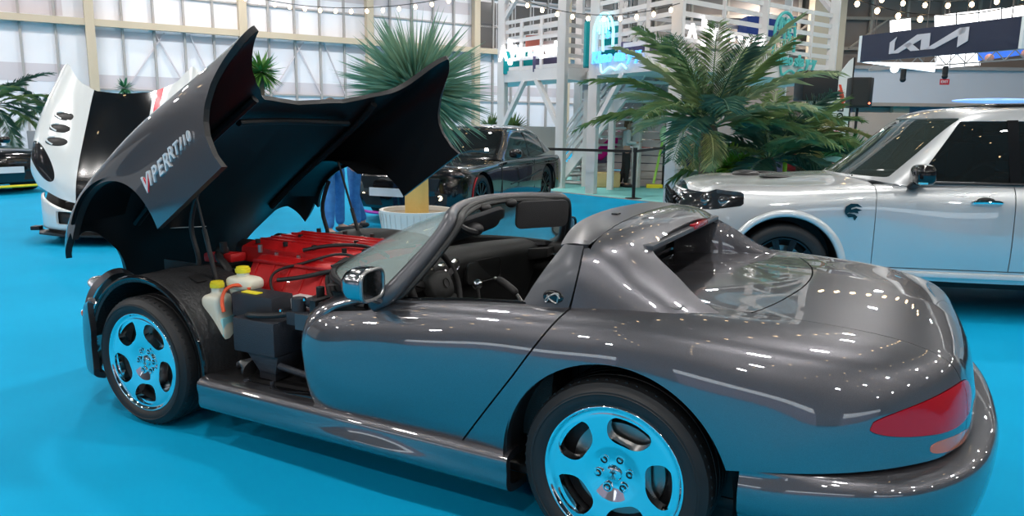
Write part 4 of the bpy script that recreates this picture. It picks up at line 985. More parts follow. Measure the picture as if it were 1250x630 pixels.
crate('bench', A1.lerp(A0, .70) + bk * .2, ZD - .02, .9, .42, M['purple'], 'dark bench on the upper deck right of the blue neon palm', 'bench')
crate('banner_roll', A3.lerp(A2, .55) + bk * .5, ZD + .95, 1.2, .45, M['bluecloth'], 'deep blue board standing on the right part of the upper deck', 'board')
# under the deck: counter, wares, hay bale, jacket
def lbox(name, c_, w, d_, h, m, label, cat, z=.012, rz=.48, group=None, bevel=.01):
    o = mesh(name, box(-w / 2, w / 2, -d_ / 2, d_ / 2, 0, h), m, loc=(c_[0], c_[1], z), bevel=bevel); o.rotation_euler = (0, 0, rz)
    tag(o, label, cat, group); return o
M['hay'] = mat('hay', (.55, .42, .20), .9, bump=(40, 1.0)); M['pink'] = mat('magenta_cloth', (.80, .0, .30), .7); M['navycloth'] = mat('navy_cloth', (.02, .03, .09), .8)
M['orangeb'] = mat('orange_plastic', (.85, .18, .03), .5); M['wood'] = mat('brown_wood', (.20, .10, .05), .6); M['reds'] = mat('red_plastic', (.6, .02, .03), .5)
hc = Vector((-3.099, 13.804, 0.000)); lbox('hay_bale', hc, .62, .4, .36, M['hay'], 'yellow hay bale on the mint carpet by the white stair', 'hay bale', bevel=.05)
st_ = thing('sales_counter', 'white counter with a navy cloth under the timber deck behind the black barrier', 'counter', tuple(Vector((-2.121, 15.418, 0.000))), .48)
mesh('counter_top', box(-.95, .95, -.3, .3, .86, .92), M['timber'], st_, bevel=.01); mesh('counter_leg', join(box(-.93, -.85, -.28, .28, 0, .86), box(.85, .93, -.28, .28, 0, .86), box(-.04, .04, -.28, .28, 0, .86)), M['timber'], st_)
mesh('counter_shelf', box(-.9, .9, -.28, .28, .38, .42), M['timber'], st_); mesh('counter_base', box(-.93, .93, .22, .28, 0, .86), M['timber'], st_); mesh('draped_cloth', box(-.9, .6, -.315, -.30, .50, .86), M['navycloth'], st_)
rc = Vector((-2.121, 15.418, 0.000))
def onc(dx, z, w, d_, h, m, nm, lb, ct): 
    e = Vector((.8866, .4626, 0)); p = rc + e * dx; return lbox(nm, (p.x, p.y, 0), w, d_, h, m, lb, ct, z=.012 + z)
onc(-.60, .92, .30, .28, .16, M['reds'], 'storage_box', 'red box at the left end of the white counter', 'box')
onc(-.15, .92, .42, .34, .22, M['wood'], 'storage_box', 'brown wooden box on the middle of the white counter', 'box')
onc(.02, 1.14, .34, .26, .20, M['orangeb'], 'basket', 'orange basket on top of the brown wooden box', 'basket')
onc(.55, .92, .28, .26, .30, mat('peach_box', (.75, .42, .28), .6), 'storage_box', 'peach coloured box on the right of the white counter', 'box')
onc(-.40, .42, .5, .35, .24, M['wood'], 'storage_box', 'dark brown box on the lower shelf of the white counter', 'box')
onc(.40, .42, .4, .3, .20, M['timber'], 'storage_box', 'white box on the lower shelf of the white counter', 'box')
jr = thing('clothes_rail', 'low white rail with dark cloth beside the white stair', 'rail', tuple(Vector((-3.292, 14.549, 0.000))), .48)
mesh('rail_post', join(beam((-.42, 0, 0), (-.42, 0, 1.2), .05), beam((.42, 0, 0), (.42, 0, 1.2), .05)), M['timber'], jr); mesh('rail_bar', join(beam((-.42, 0, 1.18), (.42, 0, 1.18), .04), beam((-.42, 0, .5), (.42, 0, .5), .04)), M['timber'], jr)
mesh('dark_cloth', box(-.35, .40, -.03, .02, .55, .80), M['purple'], jr, bevel=.01)
pk = Vector((-3.292, 14.549, 0.000)); V, F = ball(1, sc=(.17, .07, .42), nu=16, nv=14)
V = [(x + .12 * math.sin(z * 5), y, z) for x, y, z in V]
o = mesh('jacket', (V, F), M['pink'], loc=(pk.x + .0, pk.y - .08, .98), rot=(0, .35, .48)); tag(o, 'magenta jacket hanging on the low rail beside the person in white', 'jacket')
gb = thing('floor_polisher', 'lime green long-handled tool leaning by the white counter', 'tool', tuple(Vector((-2.036, 14.301, 0.000))), .4)
mesh('tool_handle', tube([(-.05, 0, .12), (.14, 0, 1.25)], .03), mat('lime', (.42, .75, .12), .5), gb); mesh('tool_head', ball(1, (.14, 0, 1.28), (.10, .08, .20)), mat('pale_lime', (.6, .85, .5), .5), gb); mesh('tool_foot', box(-.22, .16, -.1, .1, 0, .10), M['yellow'], gb, bevel=.02)
# barrier posts with belts
bpos = [Vector((-5.472, 11.268, 0.000)), Vector((-1.643, 11.493, 0.000)), Vector((-1.887, 14.410, 0.000)), Vector((-2.253, 16.641, 0.000))]
for i, v in enumerate(bpos[1:3]):
    t = thing('barrier_post', ['black barrier post standing on the edge of the blue carpet', 'black barrier post beside the lime green tool'][i], 'barrier post', tuple(v))
    mesh('post_base', lathe([(0, .03), (.17, .02), (.18, 0)], 28), M['black'], t); mesh('post_tube', cyl(.035, 1.0, 18, (0, 0, .02)), M['black'], t); mesh('post_head', cyl(.045, .09, 18, (0, 0, .95)), M['black'], t)
def belt(p, q, lb):
    o = mesh('barrier_belt', beam(Vector((p.x, p.y, .965)) + (q - p) * .02, Vector((q.x, q.y, .965)) - (q - p) * .02, .006, .055), M['black']); tag(o, lb, 'belt')
belt(bpos[0], bpos[1], 'long black belt running left from the front barrier post'); belt(bpos[1], bpos[2], 'short black belt between the two barrier posts'); belt(bpos[2], Vector((-1.454, 15.913, 0.000)), 'black belt running right from the rear barrier post')

# ================================================================== SIGNS, SPEAKERS
M['navy'] = mat('navy_banner', (0.010, 0.016, 0.045), .45); M['logo'] = mat('silver_logo', (0.62, 0.58, 0.62), .5)
k0, k1 = Vector((1.703, 23.127, 3.897)), Vector((5.500, 20.032, 3.836))
kz0, kz1 = 3.45, 4.55
kt = thing('brand_banner', 'navy hanging banner with large silver letters KIA', 'banner', (k0.x, k0.y, 0))
kd = Vector((k1.x - k0.x, k1.y - k0.y, 0)); KL = kd.length; kd.normalize(); kt.rotation_euler = (0, 0, math.atan2(kd.y, kd.x))
zt0, zt1 = Vector((1.663, 23.106, 4.363)).z, Vector((5.453, 20.008, 4.232)).z; zb0, zb1 = Vector((1.733, 23.142, 3.552)).z, Vector((5.508, 20.037, 3.457)).z
zt, zb = (zt0 + zt1) / 2, (zb0 + zb1) / 2
mesh('banner_face', box(0, KL, -.06, .06, zb, zt), M['navy'], kt); mesh('banner_edge', join(box(-.1, 0, -.07, .5, zb, zt), box(KL, KL + .08, -.07, .07, zb, zt)), M['white'], kt)
Hk = zt - zb
def kp(px, py):                                 # letter strokes in banner proportions
    return (px * KL, zb + py * Hk)
def stroke(pts):
    return prism([kp(*p) for p in pts], .02, 'y', -.085)
M['logo2'] = M['logo']
mesh('logo_stroke', join(
    stroke([(.215, .20), (.25, .20), (.25, .62), (.262, .80), (.215, .62)]),
    stroke([(.225, .20), (.28, .20), (.43, .62), (.43, .80), (.40, .80)]),
    stroke([(.315, .47), (.355, .56), (.425, .24), (.365, .24)]),
    stroke([(.43, .80), (.485, .80), (.485, .24), (.43, .24)]),
    stroke([(.455, .24), (.52, .24), (.70, .70), (.70, .86), (.665, .86)]),
    stroke([(.675, .86), (.72, .86), (.72, .40), (.66, .22), (.66, .78)])), M['logo'], kt)
lp = thing('light_panel', 'glowing white ceiling panel hanging just under the navy banner', 'light panel', tuple(Vector((2.811, 23.705, 3.394))))
mesh('panel_face', prism([(-1.25, .12), (1.05, .12), (1.05, -.16)], .1, 'y'), mat('soft_light', (1, 1, 1), .5, emit=(.9, .95, 1), es=1.6), lp, rot=(0, 0, .45))
M['strip'] = mat('strip_light', (1, 1, 1), .5, emit=(1, .98, .95), es=3.0); M['blueglow'] = mat('blue_glow', (.05, .15, .6), .5, emit=(.05, .18, .75), es=.8)
p_, q_ = Vector((1.401, 29.737, 5.234)), Vector((6.706, 32.505, 5.977))
for i in range(7):
    a, b_ = p_.lerp(q_, i / 7 + .01), p_.lerp(q_, (i + 1) / 7 - .01)
    if i in (0, 2): continue
    t = thing('strip_light', 'white strip light in the row above the navy banner', 'light', tuple(a), group='white strip lights above the navy banner'); mesh('tube_cover', beam((0, 0, 0), b_ - a, .12, .45), M['strip'], t)
p_, q_ = Vector((3.925, 33.310, 4.209)), Vector((5.538, 34.152, 4.364))
t = thing('window_light', 'long pale lit window band under the right half of the navy banner', 'light', tuple(p_)); mesh('glow_pane', beam((0, 0, 0), q_ - p_, .1, .5), M['strip'], t); mesh('glow_bar', join(*[beam((q_ - p_) * k / 3 + Vector((0, -.07, -.3)), (q_ - p_) * k / 3 + Vector((0, -.07, .3)), .05) for k in range(4)]), M['mullion'], t)
p_, q_ = Vector((5.320, 31.782, 4.338)), Vector((7.204, 32.765, 4.642))
t = thing('blue_fascia', 'blue lit fascia strip with round lamps at the right end of the navy banner', 'sign', tuple(p_)); mesh('fascia_board', beam((0, 0, 0), q_ - p_, .1, .45), M['blueglow'], t)
for k in (.2, .85): mesh('round_lamp', ball(.16, tuple((q_ - p_) * k + Vector((0, -.3, -.2)))), mat('salmon_lamp', (.8, .35, .25), .5), t)
tr = thing('lighting_truss', 'dark lighting truss hanging below the navy banner', 'truss', tuple(Vector((1.754, 26.537, 3.477))))
e1 = Vector((6.548, 29.039, 3.936)) - Vector((1.754, 26.537, 3.477))
mesh('truss_bar', join(beam((0, 0, 0), e1, .05), beam((0, 0, .35), e1 + Vector((0, 0, .35)), .05), *[beam(e1 * k / 16 + Vector((0, 0, .35 * (k % 2))), e1 * (k + 1) / 16 + Vector((0, 0, .35 * ((k + 1) % 2))), .03) for k in range(16)]), M['mullion'], tr)
for k in (.23, .50): mesh('spot_lamp', join(cyl(.09, .3, 12, tuple(e1 * k + Vector((0, 0, -.35)))), ball(.1, tuple(e1 * k + Vector((0, 0, -.4))))), M['black'], tr)
t = thing('round_downlight', 'small round white lamp on the truss below the navy banner', 'lamp', tuple(Vector((2.588, 25.845, 3.469)))); mesh('lamp_glow', ball(.13, (0, 0, 0)), M['strip'], t)
ex = thing('exit_sign', 'small red and white sign on the pale gallery front', 'sign', tuple(Vector((4.740, 46.707, 4.109)))); mesh('sign_board', box(-.26, .26, -.03, .03, -.16, .16), mat('red_sign', (.55, .03, .04), .5), ex, rot=(0, 0, .48)); text('sign_text', 'EXIT', .20, M['white'], ex, (0, -.05, 0), (PI / 2, 0, .48), .01)
bl = thing('counter_light', 'blue and white lit counter canopy seen over the pale SUV roof', 'stand', tuple(Vector((6.110, 32.195, 2.603)))); mesh('canopy_glow', ball(1, (0, 0, 0), (1.5, .5, .10)), mat('blue_white_glow', (.3, .5, 1), .5, emit=(.25, .45, 1), es=.8), bl)

for o in [q for q in COL.objects if q.name.split('.')[0] in ('strip_light', 'light_panel', 'blue_fascia', 'window_light', 'round_downlight', 'brand_banner', 'lighting_truss', 'exit_sign', 'counter_light')]:
    pass
def hang(o, xs, z0):
    mesh('hanger', join(*[beam((x, y, z0), (x, y, 11.98 - o.location.z), .02) for x, y in xs]), M['truss'], o)
for o in list(COL.objects):
    b = o.name.split('.')[0]
    if b == 'strip_light': hang(o, [(.3, .15)], .2)
    elif b == 'light_panel': hang(o, [(-.8, -.3), (.6, .3)], .1)
    elif b == 'blue_fascia': hang(o, [(.5, .1)], .2)
    elif b == 'window_light': hang(o, [(.3, .1)], .2)
    elif b == 'round_downlight': hang(o, [(0, 0)], .1)
    elif b == 'lighting_truss': hang(o, [(.05, 0)], .3)
    elif b == 'brand_banner': hang(o, [(.3, 0), (KL - .3, 0)], zt)
# flag banner
fp_ = Vector((1.739, 16.377, 1.256)); ft = Vector((1.641, 16.326, 3.106)).z
fl = thing('feather_flag', 'white feather flag with two red slashes and dark lettering beside the black speaker', 'flag', (fp_.x, fp_.y, 0), .48)
fo = [(-.19, .25), (.20, .25), (.22, ft - .9), (.20, ft), (.10, ft - .08), (-.04, ft - .28), (-.15, ft - .58), (-.20, ft - 1.0)]
mesh('flag_cloth', prism(fo, .015, 'y'), M['white'], fl); mesh('flag_pole', tube([(.215, 0, 0), (.225, 0, ft)], .018, 8), M['black'], fl); mesh('flag_base', lathe([(0, .04), (.25, .03), (.27, 0)], 20), M['black'], fl)
M['redslash'] = mat('red_slash', (.80, .07, .03), .5)
for dz in (0, .13): mesh('red_slash', prism([(-.10, ft - .62 - dz), (-.04, ft - .62 - dz), (.10, ft - 1.02 - dz), (.03, ft - 1.02 - dz)], .006, 'y', -.008), M['redslash'], fl)
for i, ch in enumerate('EGDOD'): text('flag_letter', ch, .20, M['black'], fl, (.0, -.01, 1.25 + i * .17), (PI / 2, -PI / 2, 0), .003, .006)
# speaker on its stand
sp = thing('loudspeaker', 'black loudspeaker on a stand right of the white feather flag', 'speaker', tuple(Vector((0, 0, 0))), .48)
q1, q2 = Vector((2.150, 15.464, 2.583)), Vector((2.206, 15.493, 1.925)); sp.location = (q1.x, q1.y, 0)
h_ = q1.z - q2.z
mesh('speaker_cabinet', prism([(-.26, -.2), (.14, -.26), (.27, -.1), (.27, .2), (-.20, .2)], h_, 'z', q2.z), M['black'], sp, bevel=.02); mesh('speaker_grille', box(-.2, .10, -.262, -.25, q2.z + .05, q1.z - .05), M['rubber'], sp, rot=(0, 0, -.15))
mesh('speaker_lamp', ball(.022, (.13, -.27, q2.z + .10)), mat('red_led', (1, .2, .1), .5, emit=(1, .2, .1), es=3), sp)
mesh('stand_pole', join(cyl(.03, q2.z, 12), *[tube([(0, 0, .5), (.45 * math.cos(a), .45 * math.sin(a), .02)], .018) for a in (.3, 2.4, 4.5)]), M['black'], sp)
q1 = Vector((1.519, 12.879, 2.320)); s2 = thing('stage_speaker', 'dark loudspeaker stack at the foot of the timber stand, left of the white flag', 'speaker', (q1.x, q1.y, 0), .48)
mesh('speaker_cabinet', box(-.34, .34, -.25, .25, q1.z - .32, q1.z + .25), M['black'], s2, bevel=.03); mesh('stand_pole', cyl(.03, q1.z - .3, 12), M['black'], s2); mesh('stand_base', cyl(.25, .03, 20), M['black'], s2)
# low stands seen between palm and SUV
def blob(name, px, z0, w, d_, h, m, lb, ct):
    v = Vector(px); o = mesh(name, box(-w / 2, w / 2, -d_ / 2, d_ / 2, 0, h), m, loc=(v.x, v.y, z0), bevel=.03); o.rotation_euler = (0, 0, .48); tag(o, lb, ct)
blob('cabinet', (2.506, 25.801, 1.668), 0, 2.6, .6, 2.0, M['tan'], 'tan wooden cabinet wall right of the black loudspeaker', 'cabinet')
blob('display_counter', (0.328, 16.769, 1.183), 0, 3.2, .8, 1.05, M['purple'], 'dark display counter behind the palms left of the feather flag', 'counter')
blob('fire_box', (1.715, 14.673, 1.327), 0, .30, .2, 1.42, mat('pale_red_box', (.62, .25, .25), .5), 'slim pale red stand at the foot of the white feather flag', 'stand')
cr = thing('pit_bike', 'red and white motorcycle fairing seen behind the pale SUV windscreen base', 'motorcycle', tuple(Vector((1.555, 11.770, 1.152))))
cr.location.z = 0
mesh('fairing', ball(1, (0, 0, .92), (.42, .16, .20), (0, -.4, .4)), M['reds'], cr); mesh('tank', ball(1, (.35, .1, .98), (.28, .14, .14)), M['white'], cr); mesh('body', ball(1, (.2, 0, .62), (.5, .18, .25)), M['black'], cr)
for dx in (-.5, .75): mesh('wheel', xf(lathe([(.20, -.05), (.30, -.06), (.32, 0), (.30, .06), (.20, .05)], 28, 'y'), (dx, .0, .32)), M['rubber'], cr)
yb_ = thing('yellow_bollard', 'small yellow post between the palm and the pale SUV', 'post', tuple(Vector((1.447, 10.021, 1.158)))); yb_.location.z = 0
mesh('post_body', cyl(.035, 1.12, 14), M['yellow'], yb_); mesh('post_foot', cyl(.12, .04, 18), M['black'], yb_)

# ================================================================== PLANTS
M['leaf'] = mat('palm_leaf', (0.10, 0.17, 0.055), .45, var=(3.0, (0.20, 0.30, 0.11))); M['leafdark'] = mat('dark_palm_leaf', (0.03, 0.09, 0.06), .45, var=(3.0, (0.06, 0.15, 0.09)))
M['leafpale'] = mat('pale_palm_leaf', (0.30, 0.37, 0.18), .45, var=(3.0, (0.42, 0.48, 0.28)))
M['leafyellow'] = mat('straw_palm_leaf', (0.42, 0.40, 0.18), .6, var=(4.0, (0.22, 0.28, 0.10))); M['yucca'] = mat('yucca_leaf', (0.17, 0.32, 0.21), .5, var=(2.0, (0.28, 0.42, 0.28)))
M['lime'] = mat('lime_leaf', (0.20, 0.42, 0.04), .5); M['rachis'] = mat('pale_stem', (0.35, 0.38, 0.20), .5)
M['bark'] = mat('golden_trunk', (0.62, 0.42, 0.13), .8, bump=(30, .8)); M['barkdark'] = mat('dark_palm_trunk', (0.13, 0.09, 0.06), .9, bump=(20, 1.0)); M['planter'] = mat('white_planter', (0.74, 0.73, 0.70), .6); M['soil'] = mat('soil', (.35, .28, .20), .9)
def leafquad(V, F, p, d, n, L, w, droop=.15):
    s = d.cross(n).normalized() * w; k = len(V); m_ = p + d * L * .45 + n * .0; e = p + d * L - n * (droop * L)
    V += [tuple(p - s * .3), tuple(p + s * .3), tuple(m_ + s), tuple(e), tuple(m_ - s)]; F += [(k, k + 1, k + 2, k + 3, k + 4)]
def frond(name, root, az, el, L, m, droop=.9, nl=44, ll=.5, parent=None, lw=.0095, twist=0):
    """arching feather leaf; az/el start direction"""
    P = [root.copy()]; a = el; st = L / 16; pos = root.copy(); D = []
    for i in range(16):
        d = Vector((math.cos(az) * math.cos(a), math.sin(az) * math.cos(a), math.sin(a))); pos = pos + d * st; P.append(pos.copy()); D.append(d); a -= droop / 16
    V, F = tube(P, [.013 * (1 - i / 18) + .003 for i in range(17)], 5); V = list(V); F = list(F)
    for k in range(nl):
        t = .12 + .88 * k / nl; x = t * 16; i = min(int(x), 15); p = P[i].lerp(P[i + 1], x - i); d = D[i]
        side = d.cross(Vector((0, 0, 1))).normalized(); nn = side.cross(d).normalized()
        l = ll * (math.sin(PI * (t * .86 + .10)))**.6 * random.uniform(.85, 1.1)
        for s in (-1, 1):
            dd = (d * .75 + side * s * .75 + nn * random.uniform(-.05, .30)).normalized()
            leafquad(V, F, p, dd, nn, l, lw, random.uniform(.05, .35))
    return mesh(name, (V, F), m, parent, smooth=0)
def feather_palm(label, loc, h, n, L, ms, rt=.13, els=(-.2, 1.3), ll=.5, seed=1, group=None, az0=0, potted=False, azr=None):
    random.seed(seed); t = thing('palm', label, 'palm', loc, group=group)
    V, F = lathe([(rt * 1.2, 0), (rt, .1), (rt * .95, h * .5), (rt * 1.15, h * .85), (rt * .8, h + .05)], 18, caps=True)
    mesh('trunk', (V, F), M['barkdark'], t)
    for i in range(n):
        az = az0 + 2 * PI * i * .381966 * 1.0 + random.uniform(-.2, .2)
        if azr: az = azr[0] + (azr[1] - azr[0]) * ((i * .618) % 1)
        u = (i + .5) / n; el = els[0] + (els[1] - els[0]) * u
        frond('frond', Vector((0, 0, h)), az, el, L * random.uniform(.85, 1.1), ms[i % len(ms)], droop=random.uniform(.7, 1.3) * (1.0 if el < .9 else .6), ll=ll, parent=t)
    return t
pc = Vector((0.606, 8.116, 1.419)); pc.z = 0
feather_palm('large feathery palm with drooping fronds behind the pale SUV bonnet', tuple(pc), 1.45, 24, 1.95, [M['leaf'], M['leafpale'], M['leafdark'], M['leaf']], ll=.46, seed=3, els=(.28, 1.28))
pc2 = Vector((0.682, 7.591, 1.422)); pc2.z = 0
tt = thing('dry_palm', 'small straw-yellow drooping fronds at the heart of the large palm', 'palm', tuple(pc2)); random.seed(5)
for i in range(7): frond('frond', Vector((0, 0, 1.42)), random.uniform(0, 2 * PI), random.uniform(-.2, .9), .75, M['leafyellow'], droop=2.2, nl=22, ll=.22, parent=tt)
mesh('stem', cyl(.07, 1.42, 12), M['barkdark'], tt)
pc3 = Vector((1.242, 9.576, 1.359)); pc3.z = 0
feather_palm('second dark palm behind the pale SUV, right of the large palm', tuple(pc3), .95, 20, 1.75, [M['leafdark'], M['leaf'], M['leafdark']], ll=.50, seed=9, els=(0.0, 1.1))
pc4 = Vector((1.598, 11.228, 1.568)); pc4.z = 0
feather_palm('yellowish green palm left of the white feather flag', tuple(pc4), 1.35, 14, 1.2, [M['leafyellow'], M['leaf']], ll=.35, seed=11, els=(-.1, .8))
def spiky(name, label, loc, h, r, n, m, seed, trunk_m, rt, els=(-1.1, 1.5), w=.014, cat='palm', stems=1, base=0):
    random.seed(seed); t = thing(name, label, cat, loc); V, F = [], []
    for i in range(n):
        u = random.uniform(math.sin(els[0]), math.sin(els[1])); el = math.asin(u); az = random.uniform(0, 2 * PI)
        d = Vector((math.cos(az) * math.cos(el), math.sin(az) * math.cos(el), math.sin(el))); nn = d.cross(Vector((math.sin(az), -math.cos(az), 0))).normalized()
        if nn.z < 0: nn = -nn
        leafquad(V, F, Vector((0, 0, h)) + d * .03, d, nn, r * random.uniform(.75, 1.08), w, random.uniform(0, .12))
    mesh('leaf_crown', (V, F), m, t, smooth=0)
    mesh('trunk', cyl(rt, h - base, 20, (0, 0, base), r2=rt * .92), trunk_m, t)
    return t
yp = Vector((-1.971, 4.289, 1.390)); yp.z = 0
yz = Vector((-1.864, 4.345, 1.848)).z
spiky('yucca_palm', 'tall spiky grey-green yucca with a golden trunk in the white round planter', tuple(yp), yz, .93, 1150, M['yucca'], 21, M['bark'], .145, els=(-1.1, 1.45), w=.011, base=.30)
pt = thing('round_planter', 'white ribbed round planter holding the spiky yucca', 'planter', tuple(yp))
pw = [(.36, 0), (.40, .02), (.445, .44), (.45, .455), (.405, .455), (.40, .40), (0, .40)]
mesh('planter_body', lathe(pw, 56), M['planter'], pt, smooth=40); mesh('soil', lathe([(0, .405), (.40, .405)], 32), M['soil'], pt)
mesh('planter_rib', join(*[beam((.385 * math.cos(a), .385 * math.sin(a), .02), (.452 * math.cos(a), .452 * math.sin(a), .43), .018, .006) for a in np.linspace(0, 2 * PI, 36, endpoint=False)]), mat('planter_rib', (.62, .61, .59), .6), pt)
g1 = Vector((-8.861, 8.589, 1.434)); g1.z = 0
spiky('fan_palm', 'bright green fan palm against the left wall, seen above the open hood', tuple(g1), Vector((-8.621, 8.715, 2.481)).z, .50, 170, mat('bright_leaf', (.10, .26, .05), .5), 31, M['barkdark'], .05, w=.03)
g2 = Vector((-9.352, 8.784, 1.430)); g2.z = 0
spiky('fan_palm', 'lower yellowish fan palm left of the bright green fan palm', tuple(g2), Vector((-9.220, 8.853, 2.331)).z, .50, 150, mat('yellow_leaf', (.20, .30, .08), .5), 33, M['barkdark'], .05, w=.03)
lc = Vector((-18.754, 8.502, 1.323)); lc.z = 0
feather_palm('dark green palm at the left edge behind the black car', tuple(lc), 1.8, 18, 1.9, [M['leafdark'], M['leaf']], ll=.42, seed=41, els=(-.5, 1.0))
lc = Vector((-19.385, 10.429, 1.328)); lc.z = 0
feather_palm('green palm left of the white car hood, behind the grey block', tuple(lc), 1.7, 16, 1.6, [M['leaf'], M['leafdark']], ll=.38, seed=43, els=(-.3, .9))
lb_ = Vector((-16.445, 8.580, 0.932)); o = mesh('planter_block', box(-.45, .45, -.3, .3, 0, 1.15), mat('grey_block', (.34, .34, .35), .8), loc=(lb_.x, lb_.y, 0), bevel=.03); tag(o, 'grey block planter between the black car and the white car', 'planter')
g3 = Vector((-14.172, 9.202, 1.379)); g3.z = 0
spiky('fan_palm', 'tiny green shrub tip showing above the white car hood', tuple(g3), Vector((-13.932, 9.327, 2.225)).z, .28, 80, mat('shrub_leaf', (.05, .22, .10), .5), 35, M['barkdark'], .04, w=.03, cat='shrub')
for i, (px, lbl) in enumerate((((0.733, 9.085, 1.160), 'lime green bushy plant left behind the pale SUV bonnet'), ((0.506, 9.417, 1.174), 'second lime green plant beside the palm trunk'))):
    v = Vector(px); spiky('bushy_plant', lbl, (v.x, v.y, 0), .85 - i * .1, .42, 220, M['lime'], 51 + i, M['barkdark'], .04, w=.04, cat='plant')
for i, (px, lbl) in enumerate((((1.872, 10.807, 1.208), 'green blade-leaved plant left of the feather flag foot'), ((2.289, 11.476, 1.263), 'green blade-leaved plant right of the feather flag foot'))):
    v = Vector(px); spiky('blade_plant', lbl, (v.x, v.y, 0), .95, .55, 60, mat('blade_leaf_%s' % 'ab'[i], (.06, .22, .07), .5), 61 + i, M['barkdark'], .04, els=(.2, 1.5), w=.045, cat='plant')
for i, (px, lbl) in enumerate((((-7.530, 16.052, 1.495), 'small green shrub on the left behind the black saloon roof'), ((-6.498, 15.463, 1.503), 'small dark shrub on the right behind the black saloon roof'))):
    v = Vector(px); spiky('shrub', lbl, (v.x, v.y, 0), 1.30 , .5, 260, M['leaf'], 71 + i, M['barkdark'], .05, w=.03, cat='shrub')
fc = thing('grey_fence', 'weathered grey board fence behind the black saloon, left of the stair', 'fence', tuple(Vector((-8.258, 19.661, 0.000)))); fl0 = Vector((-6.552, 14.306, 1.495)); fl1 = Vector((-4.265, 13.921, 1.519)); fc.location = (0, 0, 0)
for k in range(14):
    v = fl0.lerp(fl1, k / 14); mesh('fence_board', beam((v.x, v.y, 0), (v.x, v.y, 1.42), .14, .03, up=(-.46, .88, 0)), mat('grey_board', (.42, .39, .37), .8) if k == 0 else bpy.data.materials['grey_board'], fc)
fc['label'] = 'weathered grey board fence behind the black saloon, left of the stair'
# ================================================================== OTHER CARS
M['suvpaint'] = mat('pale_grey_paint', (0.58, 0.60, 0.61), .36, .62, 1.0, .01); M['suvpaint'].node_tree.nodes['Principled BSDF'].inputs['Coat IOR'].default_value = 2.1; M['blackpaint'] = mat('black_car_paint', (0.004, 0.004, 0.005), .18, 0, 1.0, .01)
M['whitepaint'] = mat('white_car_paint', (0.74, 0.77, 0.77), .25, .1, 1.0, .01); M['redpt'] = mat('red_stripe_paint', (0.70, 0.0, 0.03), .3, 0, 1.0, .01)
M['darkrim'] = mat('dark_rim', (0.03, 0.03, 0.033), .25, .8); M['caliper'] = mat('red_caliper', (.55, .01, .01), .4); M['lampglass'] = mat('lamp_glass', (0.02, 0.02, 0.022), .10, .0, .6, .0, alpha=.6)
M['cladding'] = mat('arch_flare_paint', (0.60, 0.63, 0.64), .28, .2, .8, .03)
def R(x, *yz): return [(x, y, z) for y, z in yz]
def simple_wheel(parent, x, side, rt, width, yface, n=10, face=None, hubcol=None):
    w = thing('wheel', None, None, (x, side * yface, rt), parent=parent); w.rotation_euler = (0, 0, 0 if side < 0 else PI)
    ri = rt * .70
    mesh('tyre', lathe([(ri, .02), (ri + .01, 0), (ri + (rt - ri) * .5, -.012), (rt - .02, 0), (rt - .004, .02), (rt, .05), (rt, width - .05), (rt - .02, width), (ri, width - .02)], 64, 'y'), M['rubber'], w, smooth=40)
    mesh('rim', lathe([(ri, .02), (ri - .004, .008), (ri - .016, .010), (ri - .024, .03), (ri - .035, width * .8)], 56, 'y'), M['darkrim'], w)
    sp_ = []
    for k in range(n):
        a = 2 * PI * k / n
        for da in (-.055, .055): sp_.append(beam((.05 * math.cos(a), .020, .05 * math.sin(a)), ((ri - .015) * math.cos(a + da), .014, (ri - .015) * math.sin(a + da)), .022, .03))
    mesh('spoke', join(*sp_), M['darkrim'], w); mesh('hub', lathe([(0, .008), (.04, .010), (.06, .03)], 20, 'y'), M['darkrim'], w)
    mesh('brake_disc', lathe([(.06, .08), (rt * .50, .08), (rt * .50, .10)], 40, 'y'), M['disc'], w)
    mesh('brake_caliper', xf(box(.10, .20, .05, .09, -.09, .09), rot=(0, .5, 0)), M['caliper'], w, bevel=.01)
    mesh('wheel_back', lathe([(0, .14), (ri - .02, .14)], 30, 'y'), M['black'], w)
def shell(root, low, house, paint, arch, win, prefix, nu=150):
    """low = body rows, house = roof rows, arch = [(x, z, r)], win = [(name, fn)] cut from the house"""
    s = orient(surface(low, nu, 60), (1.2, 0, .3))
    for ax, az, ar in arch: s = clip(s, lambda V: np.maximum(np.hypot(V[:, 0] - ax, V[:, 2] - az) - ar, V[:, 1] + .72))
    h = orient(surface(house, 90, 60), (1.7, 0, .8)); return s, h
